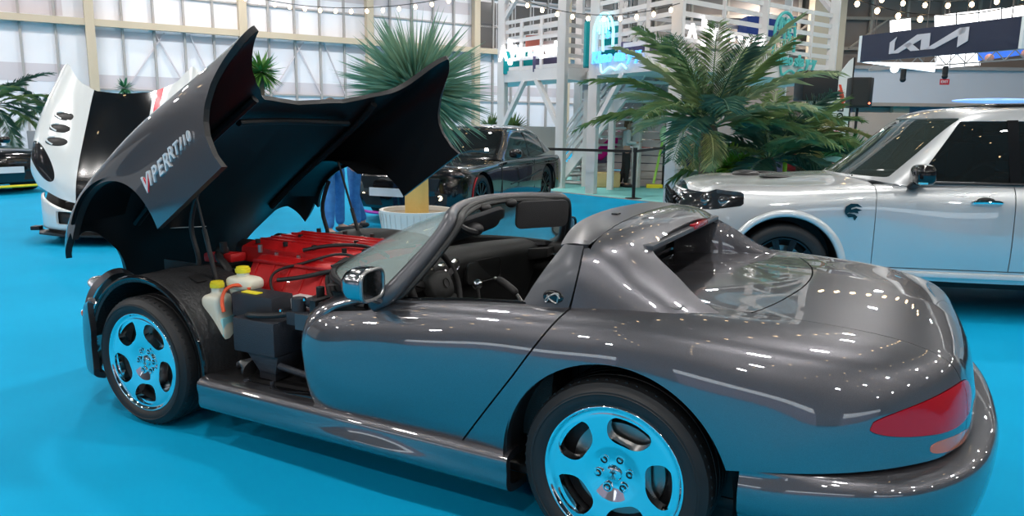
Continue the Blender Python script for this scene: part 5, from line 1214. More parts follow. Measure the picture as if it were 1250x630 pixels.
# ---- pale SUV
LOW = rows9(
 [(-.62,-.91,.30),(-.68,-.89,.31),(-.76,-.84,.32),(-.84,-.74,.32),(-.89,-.60,.32),(-.93,-.44,.32),(-.95,-.3,.32),(-.965,-.15,.32),(-.97,0,.32)],
 [(-.60,-.935,.38),(-.66,-.92,.52),(-.74,-.875,.60),(-.82,-.79,.62),(-.88,-.66,.64),(-.93,-.48,.64),(-.955,-.32,.64),(-.97,-.16,.64),(-.98,0,.64)],
 [(-.56,-.945,.42),(-.60,-.935,.64),(-.66,-.90,.80),(-.74,-.83,.88),(-.81,-.71,.92),(-.87,-.53,.94),(-.90,-.34,.95),(-.92,-.17,.95),(-.93,0,.95)],
 [(-.48,-.95,.44),(-.50,-.945,.68),(-.54,-.92,.88),(-.60,-.86,.99),(-.66,-.75,1.04),(-.70,-.57,1.06),(-.73,-.38,1.075),(-.75,-.19,1.08),(-.76,0,1.08)],
 R(-.2,(-.955,.42),(-.955,.68),(-.945,.88),(-.905,1.01),(-.81,1.075),(-.63,1.10),(-.42,1.125),(-.2,1.135),(0,1.135)),
 R(.3,(-.96,.40),(-.965,.68),(-.96,.90),(-.93,1.03),(-.84,1.095),(-.65,1.12),(-.42,1.15),(-.2,1.16),(0,1.16)),
 R(.75,(-.965,.36),(-.97,.66),(-.965,.90),(-.94,1.05),(-.87,1.11),(-.70,1.14),(-.42,1.165),(-.2,1.17),(0,1.17)),
 R(1.2,(-.965,.34),(-.985,.62),(-.975,.88),(-.95,1.04),(-.90,1.12),(-.80,1.125),(-.42,1.13),(-.2,1.13),(0,1.13)),
 R(2.2,(-.965,.34),(-.985,.62),(-.975,.88),(-.955,1.04),(-.905,1.13),(-.80,1.135),(-.42,1.13),(-.2,1.13),(0,1.13)),
 R(3.2,(-.965,.36),(-.98,.64),(-.975,.90),(-.95,1.06),(-.90,1.15),(-.80,1.155),(-.42,1.15),(-.2,1.15),(0,1.15)),
 R(3.9,(-.93,.40),(-.945,.66),(-.94,.90),(-.92,1.07),(-.87,1.16),(-.78,1.165),(-.42,1.16),(-.2,1.16),(0,1.16)),
 R(4.12,(-.80,.45),(-.82,.68),(-.82,.90),(-.80,1.06),(-.76,1.13),(-.68,1.14),(-.42,1.14),(-.2,1.14),(0,1.14)))
HOUSE = [
 [(.92,-.885,1.125),(.86,-.86,1.135),(.80,-.82,1.145),(.72,-.74,1.155),(.64,-.58,1.165),(.58,-.38,1.172),(.55,-.19,1.175),(.54,0,1.175)],
 [(1.08,-.885,1.13),(1.10,-.855,1.24),(1.10,-.80,1.36),(1.06,-.72,1.42),(.99,-.56,1.44),(.93,-.37,1.45),(.90,-.18,1.455),(.89,0,1.455)],
 [(1.30,-.888,1.13),(1.36,-.84,1.32),(1.40,-.77,1.55),(1.38,-.69,1.665),(1.32,-.54,1.705),(1.27,-.36,1.715),(1.25,-.18,1.72),(1.24,0,1.72)],
 [(1.60,-.89,1.13),(1.62,-.84,1.35),(1.64,-.76,1.62),(1.64,-.68,1.735),(1.62,-.54,1.768),(1.60,-.36,1.78),(1.60,-.18,1.785),(1.60,0,1.785)],
 [(2.2,-.895,1.135),(2.2,-.84,1.37),(2.2,-.76,1.64),(2.2,-.68,1.75),(2.2,-.54,1.785),(2.2,-.36,1.80),(2.2,-.18,1.805),(2.2,0,1.805)],
 [(3.0,-.89,1.145),(3.0,-.84,1.37),(3.0,-.76,1.63),(3.0,-.68,1.74),(3.0,-.54,1.775),(3.0,-.36,1.79),(3.0,-.18,1.795),(3.0,0,1.795)],
 [(3.7,-.87,1.155),(3.68,-.82,1.37),(3.66,-.74,1.61),(3.65,-.66,1.71),(3.64,-.52,1.74),(3.63,-.36,1.755),(3.62,-.18,1.76),(3.62,0,1.76)],
 [(4.05,-.78,1.16),(4.02,-.74,1.36),(3.97,-.68,1.56),(3.93,-.62,1.65),(3.90,-.50,1.68),(3.88,-.34,1.69),(3.87,-.17,1.695),(3.87,0,1.695)]]
suv = thing('suv', 'pale silver grey SUV parked behind the graphite roadster, black mirror and horned badge', 'car', (2.133, 3.96, 0), .33, scale=.938)
s_, h_ = shell(suv, LOW, HOUSE, None, [(0, .39, .455), (3.04, .39, .455)], None, '')
def wside(V):      # side glass outline on the house (outside of the pillars)
    x, z = V[:, 0], V[:, 2]
    f = np.minimum(z - 1.165, 1.665 - .012 * np.abs(x - 2.0)**2 - z)
    f = np.minimum(f, (x - 1.02) * .80 - (z - 1.165) * .80 / 1.0 * .72); f = np.minimum(f, 3.85 - x - (z - 1.165) * .3)
    return np.minimum(f, -.69 - V[:, 1] + .0)
def wfront(V):
    x, y, z = V.T
    return np.minimum.reduce([z - 1.185, 1.685 - z, (-np.abs(y) + .80 - (z - 1.17) * .24), 1.45 - x, (.16 - (x - (.60 + (z - 1.17) * 1.28 + .30 * (np.abs(y) / .8)**2.2))) + .06])
side_g = clip(h_, wside); hb_ = clip(h_, lambda V: -wside(V)); front_g = clip(hb_, wfront); hb_ = clip(hb_, lambda V: -wfront(V))
both = lambda s: weld(sjoin(s, smirror(s)))
def off(s, d): return Surf(s.V + s.N * d, s.N, s.F)
panel('roof_panel', both(hb_), M['suvpaint'], suv, .03)
panel('windscreen', both(off(front_g, -.006)), M['suvglass'], suv, 0)
dlines = [.705, 1.765, 2.70]
lows = s_
body_f = clip(lows, lambda V: .700 + .06 * (V[:, 2] < .0) - V[:, 0])
bon = lambda V: np.minimum(V[:, 1] + .80 - .0 * V[:, 0], V[:, 2] - 1.02)
bonnet = clip(body_f, lambda V: np.minimum(bon(V), V[:, 0] + .80)); wing = clip(body_f, lambda V: -bon(V) - .003)
lampS = lambda V: np.minimum.reduce([.085 - np.abs(V[:, 2] - (.965 + .05 * (V[:, 0] + .6))) - .12 * np.clip(V[:, 0] + .62, 0, 1), -.36 - V[:, 0], -V[:, 1] - .50])
grl = lambda V: np.minimum.reduce([.105 - np.abs(V[:, 2] - .90), -.70 - V[:, 0], V[:, 1] + .50])
lamp = clip(wing, lampS); wing = clip(wing, lambda V: -lampS(V)); gr = clip(wing, grl); wing = clip(wing, lambda V: -grl(V))
lamp = clip(lamp, lambda V: V[:, 2] - .84)
panel('bonnet', both(bonnet), M['suvpaint'], suv, .02)
for m_ in (0, 1):
    g = smirror if m_ else (lambda s: s)
    panel('front_wing', g(wing), M['suvpaint'], suv, .04)
    hl = panel('headlamp', g(off(lamp, .004)), M['lampglass'], suv, .02)
    mesh('lamp_lens', join(ball(.065, (-.66, (-.74 if not m_ else .74), .955), (.8, 1, .9)), ball(.05, (-.52, (-.86 if not m_ else .86), .955), (1, .7, .9))), M['chrome'], suv, label='bright headlamp lens')
    last = .706
    for i, x1 in enumerate((1.76, 2.72)):
        dd = clip(clip(lows, lambda V: V[:, 0] - last), lambda V: x1 - V[:, 0]); dd = clip(dd, lambda V: V[:, 2] - .445); dd = clip(dd, lambda V: -.80 - V[:, 1])
        if i: dd = clip(dd, lambda V: np.hypot(V[:, 0] - 3.04, V[:, 2] - .39) - .50)
        d_ = panel('door', g(dd), M['suvpaint'], suv, .03)
        sy = 1 if m_ else -1; hx = x1 - .20
        mesh('door_handle', tube(spline([(hx - .12, sy * .972, 1.005), (hx - .10, sy * 1.0, 1.01), (hx + .08, sy * 1.0, 1.01), (hx + .10, sy * .972, 1.005)], 14), .017, 10), M['chrome'], d_, label='chrome door handle'); mesh('handle_cup', ball(1, (hx - .02, sy * .962, 1.02), (.07, .012, .03)), M['black'], d_)
        last = x1 + .008
    q3 = clip(lows, lambda V: V[:, 0] - last); panel('rear_quarter', g(q3), M['suvpaint'], suv, .04)
    sill = clip(clip(clip(lows, lambda V: V[:, 0] - .46), lambda V: 2.6 - V[:, 0]), lambda V: .438 - V[:, 2]); panel('lower_sill', g(off(sill, .004)), M['suvpaint'], suv, .03)
    sy = 1 if m_ else -1
    mesh('sill_moulding', join(*[beam((.50, sy * .975, .395), (2.56, sy * .975, .395), .05, .045)]), M['cladding'], suv, bevel=.012)
    panel('side_glass', g(off(side_g, -.008)), M['suvglassdark'], suv, 0)
    mesh('window_trim', tube(spline([(.99, sy * .895, 1.150), (1.8, sy * .903, 1.155), (2.8, sy * .90, 1.165), (3.8, sy * .875, 1.18)], 30), .012, 8), M['black'], suv)
    mesh('window_pillar', join(*[beam((x, sy * .888, 1.16), (x - .02, sy * .742, 1.67), .085, .012, up=(0, 1, .3)) for x in (1.78, 2.74)]), M['blackgloss'], suv)
    
    for ax in (0, 3.04):
        G = [[(ax + r * math.cos(a), sy * y, .39 + r * math.sin(a)) for r, y in ((.452, .93), (.452, .972), (.462, .985), (.495, .985), (.512, .966))] for a in np.linspace(-.12, PI + .12, 30)]
        w = surface(G, 60, 14); mesh('arch_flare', (w.V, w.F), M['cladding'], suv, smooth=50)
        G = [[(ax + .46 * math.cos(a), sy * y, .39 + .46 * math.sin(a)) for y in (.60, .75, .96)] for a in np.linspace(-.3, PI + .3, 20)]
        w = surface(G, 40, 5); mesh('wheelhouse', (w.V, w.F), M['black'], suv); mesh('wheelhouse_wall', xf(cyl(.47, .01, 32, rot=(PI / 2, 0, 0)), (ax, sy * .60, .39)), M['black'], suv)
        simple_wheel(suv, ax, sy, .387, .29, .925)
    mm = thing('side_mirror', None, None, (1.02, sy * 1.02, 1.215), parent=suv)
    mesh('mirror_shell', ball(1, (0, 0, .01), (.085, .125, .085), p=.65, nu=28, nv=18), M['blackgloss'], mm); mesh('mirror_arm', tube([(-.03, sy * .0, -.05), (-.05, sy * -.06, -.09), (-.02, sy * -.12, -.09)], [.05, .045, .05], 10, flat=.6), M['black'], mm)
    mesh('indicator_strip', box(-.06, .0, sy * .10 - .02, sy * .10 + .02, -.06, -.045), mat('cyan_strip', (.1, .6, .8), .3) if m_ == 0 else bpy.data.materials['cyan_strip'], mm)
    
    # horned emblem on the wing
    em = thing('wing_emblem', None, None, (.52, sy * .972, .90), parent=suv)
    def em_(pts): return prism([(x * .075 * (1), z * .075) for x, z in pts], .008, 'y', -.008 if sy < 0 else 0)
    mesh('emblem_shape', join(em_([(-.9, .1), (-.8, .6), (-.3, .95), (.4, .95), (.95, .55), (.3, .62), (-.2, .45), (-.3, .05), (-.75, -.3)]), em_([(-.3, .25), (.3, .45), (.95, .25), (.5, .1), (.6, -.15), (.1, -.05), (-.35, -.1)]), em_([(-.75, -.25), (-.3, -.15), (.2, -.25), (.5, -.5), (.25, -.95), (.05, -.55), (-.45, -.6)])), M['blackgloss'], em)
panel('grille', both(off(gr, -.01)), M['blackgloss'], suv, .02)
mesh('grille_bar', join(*[box(-.955, -.93, -.48, .48, z, z + .012) for z in (.84, .90, .96)], *[box(-.955, -.93, y, y + .012, .81, .99) for y in np.linspace(-.46, .45, 9)]), M['black'], suv)
mesh('bumper_lip', tube(spline([(-.60,-.93,.33),(-.80,-.78,.33),(-.96,-.3,.33),(-.98,0,.33),(-.96,.3,.33),(-.80,.78,.33),(-.60,.93,.33)], 40), .035, 8), M['cladding'], suv)
for y in (-.34, .34): mesh('bonnet_vent', ball(1, (.0, y, 1.142), (.16, .07, .012), (0, 0, .2 if y < 0 else -.2)), M['black'], suv)
mesh('bonnet_scoop', ball(1, (-.22, 0, 1.145), (.13, .14, .035)), M['black'], suv)
mesh('glass_roof', box(1.75, 3.2, -.46, .46, 1.795, 1.812), M['blackgloss'], suv, bevel=.008)
mesh('interior_dark', join(box(.95, 3.8, -.78, .78, .40, 1.12), box(1.5, 1.7, -.72, -.18, 1.0, 1.48), box(1.5, 1.7, .18, .72, 1.0, 1.48), box(1.54, 1.64, -.55, -.35, 1.48, 1.63), box(1.54, 1.64, .35, .55, 1.48, 1.63), box(2.5, 2.7, -.72, .72, 1.0, 1.5)), M['vinyl'], suv, bevel=.04)
mesh('underbody', box(-.5, 3.9, -.60, .60, .22, .40), M['black'], suv)
mesh('wiper', tube(spline([(.62, -.5, 1.175), (.70, -.1, 1.215), (.78, .3, 1.27)], 12), .008, 6), M['black'], suv)

# ---- black saloon
def zmap(rows, f): return [[(x, y * .975, f(x, z)) for x, y, z in r] for r in rows]
LOW2 = zmap(LOW, lambda x, z: .22 + (z - .30) * .80 - .03 * max(0, min(1, (x - 2.9))))
HOUSE2 = [
 [(1.05,-.84,.885),(.98,-.82,.895),(.92,-.78,.90),(.84,-.70,.905),(.76,-.55,.91),(.70,-.37,.915),(.67,-.18,.92),(.66,0,.92)],
 [(1.20,-.84,.89),(1.24,-.80,.97),(1.26,-.74,1.07),(1.23,-.67,1.12),(1.16,-.53,1.14),(1.11,-.36,1.15),(1.08,-.18,1.155),(1.07,0,1.155)],
 [(1.45,-.845,.89),(1.52,-.79,1.05),(1.57,-.70,1.26),(1.56,-.62,1.345),(1.50,-.50,1.375),(1.45,-.34,1.385),(1.43,-.17,1.39),(1.42,0,1.39)],
 [(1.80,-.85,.89),(1.82,-.79,1.08),(1.84,-.69,1.32),(1.84,-.61,1.41),(1.83,-.49,1.437),(1.82,-.33,1.447),(1.82,-.17,1.45),(1.82,0,1.45)],
 [(2.4,-.85,.90),(2.4,-.79,1.09),(2.4,-.69,1.33),(2.4,-.60,1.42),(2.4,-.48,1.45),(2.4,-.33,1.46),(2.4,-.17,1.465),(2.4,0,1.465)],
 [(3.0,-.84,.93),(2.98,-.78,1.10),(2.95,-.68,1.29),(2.94,-.59,1.37),(2.93,-.47,1.40),(2.93,-.32,1.41),(2.93,-.16,1.415),(2.93,0,1.415)],
 [(3.5,-.80,.97),(3.44,-.74,1.08),(3.38,-.65,1.19),(3.36,-.57,1.24),(3.36,-.46,1.26),(3.36,-.31,1.265),(3.36,-.16,1.27),(3.36,0,1.27)],
 [(3.95,-.66,.985),(3.88,-.62,1.01),(3.83,-.57,1.03),(3.82,-.50,1.04),(3.82,-.40,1.045),(3.82,-.28,1.045),(3.82,-.14,1.045),(3.82,0,1.045)]]
def saloon(root, paint, detail=True):
    s = orient(surface(LOW2, 110, 50), (1.2, 0, .3))
    for ax in (0, 3.04): s = clip(s, lambda V: np.maximum(np.hypot(V[:, 0] - ax, V[:, 2] - .36) - .40, V[:, 1] + .70))
    panel('body_shell', both(s), paint, root, .03)
    h = orient(surface(HOUSE2, 70, 50), (1.9, 0, .8))
    ws = lambda V: np.minimum.reduce([V[:, 2] - (.925 + .03 * np.clip(V[:, 0] - 2.4, 0, 2)), 1.365 - .10 * np.abs(V[:, 0] - 2.15)**2.1 - V[:, 2], (V[:, 0] - 1.18) * .75 - (V[:, 2] - .92) * .62, -.60 - V[:, 1]])
    wf_ = lambda V: np.minimum.reduce([V[:, 2] - .935, 1.355 - V[:, 2], .70 - (V[:, 2] - .92) * .26 - np.abs(V[:, 1]), 1.62 - V[:, 0]])
    gl = clip(h, ws); h = clip(h, lambda V: -ws(V)); gf = clip(h, wf_); h = clip(h, lambda V: -wf_(V))
    panel('roof_panel', both(h), paint, root, .02); panel('windscreen', both(off(gf, -.004)), M['suvglassdark'], root, 0)
    for g in (lambda s: s, smirror): panel('side_glass', g(off(gl, -.004)), M['suvglassdark'], root, 0)
    for sy in (-1, 1):
        mesh('window_pillar', join(beam((2.28, sy * .842, .92), (2.26, sy * .69, 1.34), .06, .012, up=(0, 1, .3)), beam((3.10, sy * .825, .96), (3.02, sy * .70, 1.24), .05, .012, up=(0, 1, .3))), M['black'], root)
        mesh('door_seam', join(*[beam((x, sy * .956, .36), (x + .03, sy * .935, .86), .008, .012) for x in (.72, 2.26)]), M['black'], root)
        mesh('headlamp', ball(1, (-.62, sy * .72, .74), (.16, .20, .055), (0, .1, sy * .5)), M['lampglass'], root); mesh('fog_lamp', ball(.06, (-.84, sy * .62, .42)), M['lampsoft'], root)
        mesh('side_mirror', ball(1, (1.22, sy * .98, 1.0), (.07, .11, .075), p=.7), paint, root)
        mesh('door_handle', join(*[beam((x, sy * .965, .80), (x + .16, sy * .965, .80), .03, .02) for x in (1.95, 3.0)]), M['darkrim'], root)
        mesh('side_scallop', tube(spline([(1.1, sy * .958, .50), (1.8, sy * .966, .56), (2.7, sy * .962, .66)], 16), .010, 6), M['black'], root)
        for ax in (0, 3.04):
            G = [[(ax + .405 * math.cos(a), sy * y, .36 + .405 * math.sin(a)) for y in (.58, .75, .93)] for a in np.linspace(-.3, PI + .3, 20)]
            w = surface(G, 40, 5); mesh('wheelhouse', (w.V, w.F), M['black'], root); mesh('wheelhouse_wall', xf(cyl(.41, .01, 32, rot=(PI / 2, 0, 0)), (ax, sy * .58, .36)), M['black'], root)
            simple_wheel(root, ax, sy, .36, .26, .905)
    mesh('grille', prism([(-.60, .52), (.60, .52), (.66, .70), (-.66, .70)], .05, 'x', -.93), M['black'], root); mesh('lower_intake', prism([(-.55, .28), (.55, .28), (.66, .44), (-.66, .44)], .05, 'x', -.955), M['black'], root)
    mesh('underbody', box(-.6, 3.9, -.60, .60, .18, .36), M['black'], root)
M['lampsoft'] = mat('running_lamp', (1, .85, .6), .3, emit=(1, .8, .5), es=3)
def camxy(X, D): return (3.221 + .8866 * X - .4626 * D, -3.153 + .4626 * X + .8866 * D)
cx, cy = camxy(-1.32, 11.75); 
ch = thing('saloon_car', 'glossy black four-door saloon with a number plate parked behind the white planter', 'car', (cx, cy, 0))
rx_, ry_ = camxy(-.21, 14.6); ch.rotation_euler = (0, 0, math.atan2(ry_ - cy, rx_ - cx))
saloon(ch, M['blackpaint'])
mesh('number_plate', box(-1.01, -.99, -.10, .46, .42, .54), M['white'], ch, label='white number plate'); mesh('front_splitter', tube(spline([(-.62, -.90, .20), (-.90, -.60, .17), (-1.0, 0, .17), (-.90, .60, .17), (-.62, .90, .20)], 24), .022, 8), mat('magenta_lip', (.45, .05, .45), .3), ch, label='magenta tinted front lip')
mesh('red_arch_line', tube([(.405 * math.cos(a), -.935, .36 + .405 * math.sin(a)) for a in np.linspace(2.2, PI + .2, 14)], .008, 6), M['reds'], ch)
# ---- dark car with a yellow lip at the left edge
px_, py_ = camxy(-10.6, 15.0)
yc = thing('dark_car', 'black car nose with a yellow lower edge at the left edge of the photo', 'car', (px_, py_, 0), .25)
yc.rotation_euler = (0, 0, .48 + PI - .55)
saloon(yc, M['blackpaint'])
mesh('yellow_lip', tube(spline([(-.62, -.93, .20), (-.90, -.66, .165), (-1.0, 0, .16), (-.90, .66, .165), (-.62, .93, .20), (.6, .97, .2)], 30), .026, 8), M['yellow'], yc, label='yellow lower edge'); mesh('number_plate', box(-1.03, -1.01, -.26, .26, .42, .54), M['white'], yc, label='white plate')
# ---- white sports car with its clamshell up
wx, wy = camxy(-4.90, 9.55)
wc = thing('white_sports_car', 'white sports car with black centre stripe, red pinstripe and raised clamshell hood', 'car', (wx, wy, 0))
vd = math.atan2(3.221 * 0 + (-3.153 - wy), (3.221 - wx)); wc.rotation_euler = (0, 0, vd + PI - .30)
wh_ = hwhole
yv = wh_.V
def wpanel(nm, f1, m, par, lift=0.0):
    s = wh_
    for f in f1: s = clip(s, f)
    return s
WA = .80
root = thing('clamshell_hood', None, None, (HX, 0, HZ), parent=wc); root.rotation_euler = (0, -WA, 0)
def wp_(nm, fs_, m, d=.025, lab=None):
    s = wh_
    for f in fs_: s = clip(s, f)
    return panel(nm, s, m, root, d, label=lab)
# the car's left side (+y) stands at the right of the photo, so stripes run at fixed y
S1_ = .35
hm = lambda V: -_headl(V)
def _headl(V):
    x, y, z = V[:, 0] + HX, np.abs(V[:, 1]), V[:, 2] + HZ
    u = (x + .34) / .24; w_ = (y - .74 - .12 * u) / .10
    return np.minimum(1 - (np.abs(u)**2.2 + np.abs(w_)**2.2), z - .40)
wp_('hood_shell', [lambda V: -_headl(V), lambda V: np.maximum(V[:, 1] - S1_, -V[:, 1] - S1_ - .10)], M['whitepaint'])
wp_('black_stripe', [lambda V: S1_ - .002 - V[:, 1], lambda V: V[:, 1] + S1_ - .002], M['blackpaint'], lab='broad black centre stripe')
wp_('white_pinstripe', [lambda V: -V[:, 1] - S1_, lambda V: S1_ + .032 + V[:, 1]], M['whitepaint'], lab='thin white stripe')
wp_('red_stripe', [lambda V: -V[:, 1] - S1_ - .032, lambda V: S1_ + .10 + V[:, 1]], M['redpt'], lab='red stripe')
wp_('headlamp', [_headl], M['lampglass'])
lw = soffset(wh_, -.028); mesh('hood_liner', (lw.V, lw.F), M['liner'], root, normals=lw.N)
for s in (-1, 1):
    for k in range(3):
        x, y = -.10 + .21 * k, s * .60; j = np.argmin((wh_.V[:, 0] - (x - HX))**2 + (wh_.V[:, 1] - y)**2 + 5 * (wh_.V[:, 2] < .1)); n = wh_.N[j]
        o = mesh('hood_vent', ball(1, (0, 0, 0), (.062, .12, .012), (0, 0, s * .35), nu=20, nv=8), M['black'], root); o.location = tuple(wh_.V[j]); o.rotation_mode = 'QUATERNION'; o.rotation_quaternion = Vector((0, 0, 1)).rotation_difference(Vector(n))
        o2 = mesh('vent_cowl', tube([(.062 * math.cos(a), .11 * math.sin(a), .004) for a in np.linspace(.3, 2.8, 12)], .012, 6), M['whitepaint'], root); o2.location = tuple(wh_.V[j]); o2.rotation_mode = 'QUATERNION'; o2.rotation_quaternion = o.rotation_quaternion
im = lambda V: np.minimum.reduce([.62 - np.abs(V[:, 1]), .075 - np.abs(V[:, 2] - .33)])
fb1 = clip(fs, lambda V: -im(V)); panel('front_bumper', fb1, M['whitepaint'], wc, .03); panel('bumper_intake', off(clip(fs, im), -.05), M['black'], wc, 0)
mesh('front_splitter', prism([(-.30, -.98), (-.62, -.86), (-.86, -.52), (-.97, 0), (-.86, .52), (-.62, .86), (-.30, .98)], .02, 'z', .12), M['black'], wc)
for s in (-1, 1): mesh('splitter_winglet', box(-.42, -.30, s * .99 - .05, s * .99 + .05, .14, .19), M['black'], wc, bevel=.01)
wb = clip(ss, lambda V: V[:, 0] - 1.06); wb = clip(wb, lambda V: np.maximum(np.hypot(V[:, 0] - 2.444, V[:, 2] - .33) - .40, V[:, 1] + .8)); wb = clip(wb, lambda V: np.maximum(-.70 - V[:, 1], V[:, 0] - 2.35))
panel('body_side', both(wb), M['whitepaint'], wc, .03)
wr = Surf(rF.V * [1, 1, 1], rF.N, rF.F); panel('roof_panel', wr, M['blackpaint'], wc, .02)
gw = Surf(wg.V, wg.N, wg.F); mesh('windscreen', (gw.V, gw.F), M['suvglassdark'], wc, normals=gw.N)
mesh('engine_bay', join(box(-.5, 1.0, -.60, .60, .25, .50), box(.0, .85, -.45, .45, .5, .72)), M['black'], wc, bevel=.03); mesh('sill', join(box(.45, 2.05, -.94, -.80, .16, .33), box(.45, 2.05, .80, .94, .16, .33)), M['whitepaint'], wc, bevel=.02)
mesh('cabin_tub', box(1.05, 2.4, -.75, .75, .25, .75), M['vinyl'], wc, bevel=.03); mesh('underbody', box(-.3, 3.2, -.6, .6, .15, .25), M['black'], wc)
for sy in (-1, 1):
    simple_wheel(wc, 0, sy, .33, .26, .90); simple_wheel(wc, 2.444, sy, .34, .30, .92)

# ================================================================== PEOPLE
M['skin'] = mat('skin', (.55, .33, .24), .5); M['jeans'] = mat('blue_jeans', (.035, .16, .42), .8, var=(14, (.05, .22, .52))); M['darktop'] = mat('dark_top', (.02, .02, .03), .8)
M['whitetop'] = mat('white_jumper', (.62, .64, .66), .8); M['blacktrouser'] = mat('black_trousers', (.012, .012, .014), .7); M['hair'] = mat('brown_hair', (.07, .04, .025), .6); M['hair2'] = mat('auburn_hair', (.20, .09, .05), .6); M['shoe'] = mat('dark_shoe', (.02, .02, .022), .5)
def skin_mesh(name, verts, edges, m, parent, sub=2, root=0):
    me = bpy.data.meshes.new(name); me.from_pydata([v[:3] for v in verts], edges, []); o = bpy.data.objects.new(name, me); COL.objects.link(o)
    sk = o.modifiers.new('s', 'SKIN'); sk.use_smooth_shade = True; sb = o.modifiers.new('u', 'SUBSURF'); sb.levels = sub; sb.render_levels = sub
    lay = me.skin_vertices[0].data
    for i, v in enumerate(verts):
        r = v[3]; lay[i].radius = (r, r) if not isinstance(r, tuple) else r; lay[i].use_root = (i == root)
    bpy.context.view_layer.update()
    em = bpy.data.meshes.new_from_object(o.evaluated_get(bpy.context.evaluated_depsgraph_get())); em.name = name
    bpy.data.objects.remove(o); em.materials.clear(); em.materials.append(m); em.polygons.foreach_set('use_smooth', [True] * len(em.polygons))
    o = bpy.data.objects.new(name, em); return link(o, parent)
def person(label, loc, rz, H, J, top, bot, hair, female=False, sleeve=True):
    """J: joints in metres for a 1.75 m person facing -y; keys hip,chest,neck,head,kneeL.. """
    t = thing('person', label, 'person', loc, rz, scale=H / 1.75)
    k = dict(pel=(0, 0, .93), waist=(0, 0, 1.07), chest=(0, 0, 1.28), neck=(0, -.01, 1.47), head0=(0, -.02, 1.535), head1=(0, -.02, 1.635)); k.update(J)
    V = [(*k['pel'], (.14, .10)), (*k['waist'], (.125, .09)), (*k['chest'], (.15, .10)), (*k['neck'], (.060, .060)), (*k['head0'], (.070, .080)), (*k['head1'], (.078, .094))]
    E = [(0, 1), (1, 2), (2, 3), (3, 4), (4, 5)]
    def add(parent, p, r): V.append((*p, r)); E.append((parent, len(V) - 1)); return len(V) - 1
    for s in ('L', 'R'):
        h = add(0, k['hip' + s], (.085, .085)); kn = add(h, k['knee' + s], (.058, .058)); an = add(kn, k['ankle' + s], (.038, .038)); fo = add(an, k['toe' + s], (.035, .03))
        sh = add(2, k['sho' + s], (.052, .052)); el = add(sh, k['elb' + s], (.040, .040)); wr_ = add(el, k['wri' + s], (.026, .026)); ha = add(wr_, k['hand' + s], (.030, .018))
    body = skin_mesh('body', V, E, M['skin'], t)
    hv = Vector(k['hand' + 'L'])
    for s in ('L', 'R'):
        hv = Vector(k['hand' + s]); d = (hv - Vector(k['wri' + s])).normalized(); sd = d.cross(Vector((0, 0, 1))); sd = sd.normalized() if sd.length > .1 else Vector((0, 1, 0))
        fing = []
        for i in range(4): b0 = hv + sd * (i - 1.5) * .018 + d * .01; fing.append(tube([b0, b0 + d * .035, b0 + d * (.062 + .008 * (i in (1, 2))) + Vector((0, 0, -.012))], [.0085, .008, .006], 6))
        b0 = hv - sd * .03 - d * .02; fing.append(tube([b0, b0 - sd * .02 + d * .03, b0 - sd * .022 + d * .05], [.010, .009, .007], 6)); mesh('finger', join(*fing), M['skin'], t, smooth=60)
    g = .018
    legs = [(*k['pel'], (.155 + g * .3, .118)), (*[k['waist'][i] * .7 + k['pel'][i] * .3 for i in range(3)], (.142, .108))]; el_ = [(0, 1)]
    for s in ('L', 'R'):
        n = len(legs); ank = Vector(k['ankle' + s]); kn = Vector(k['knee' + s])
        legs += [(*k['hip' + s], .105), (*k['knee' + s], .078), (*(kn.lerp(ank, .5)), .070), (*(kn.lerp(ank, .97)), .062)]; el_ += [(0, n), (n, n + 1), (n + 1, n + 2), (n + 2, n + 3)]
        a_, b_ = Vector(k['ankle' + s]), Vector(k['toe' + s]); dd = (b_ - a_); dd.z = 0
        mesh('shoe', ball(1, tuple(a_ + dd * .45 - Vector((0, 0, a_.z - .042))), (.048, .14, .042), (0, 0, math.atan2(dd.y, dd.x) + PI / 2), p=.8), M['shoe'], t)
    skin_mesh('trousers', legs, el_, bot, t)
    tv = [(*[k['waist'][i] * .5 + k['pel'][i] * .5 for i in range(3)], (.150, .115)), (*k['waist'], (.145, .11)), (*k['chest'], (.172, .125)), (k['neck'][0], k['neck'][1], k['neck'][2] - .015, (.070, .070))]; te = [(0, 1), (1, 2), (2, 3)]
    for s in ('L', 'R'):
        n = len(tv); el2 = Vector(k['elb' + s]); w2 = Vector(k['wri' + s])
        tv += [(*k['sho' + s], .070), (*k['elb' + s], .056), (*(el2.lerp(w2, .92)), .042)]; te += [(2, n), (n, n + 1), (n + 1, n + 2)]
    skin_mesh('jumper', tv, te, top, t)
    hx_, hy_, hz_ = k['head1']
    hp = [ball(1, (hx_, hy_ + .022, hz_ + .012), (.084, .098, .098))]
    if female: hp.append(ball(1, (hx_, hy_ + .07, hz_ - .07), (.07, .055, .13)))
    mesh('hair', join(*hp), hair, t); 
    fy = hy_ - .088
    mesh('nose', ball(1, (hx_, fy - .006, hz_ - .035), (.012, .018, .022)), M['skin'], t); mesh('eye', join(*[ball(.011, (hx_ + s * .030, fy + .012, hz_ - .008)) for s in (-1, 1)]), M['shoe'], t); mesh('mouth', ball(1, (hx_, fy + .010, hz_ - .075), (.024, .008, .006)), mat('lips', (.4, .12, .10), .5), t); mesh('ear', join(*[ball(1, (hx_ + s * .078, hy_ + .0, hz_ - .025), (.010, .018, .028)) for s in (-1, 1)]), M['skin'], t)
    return t
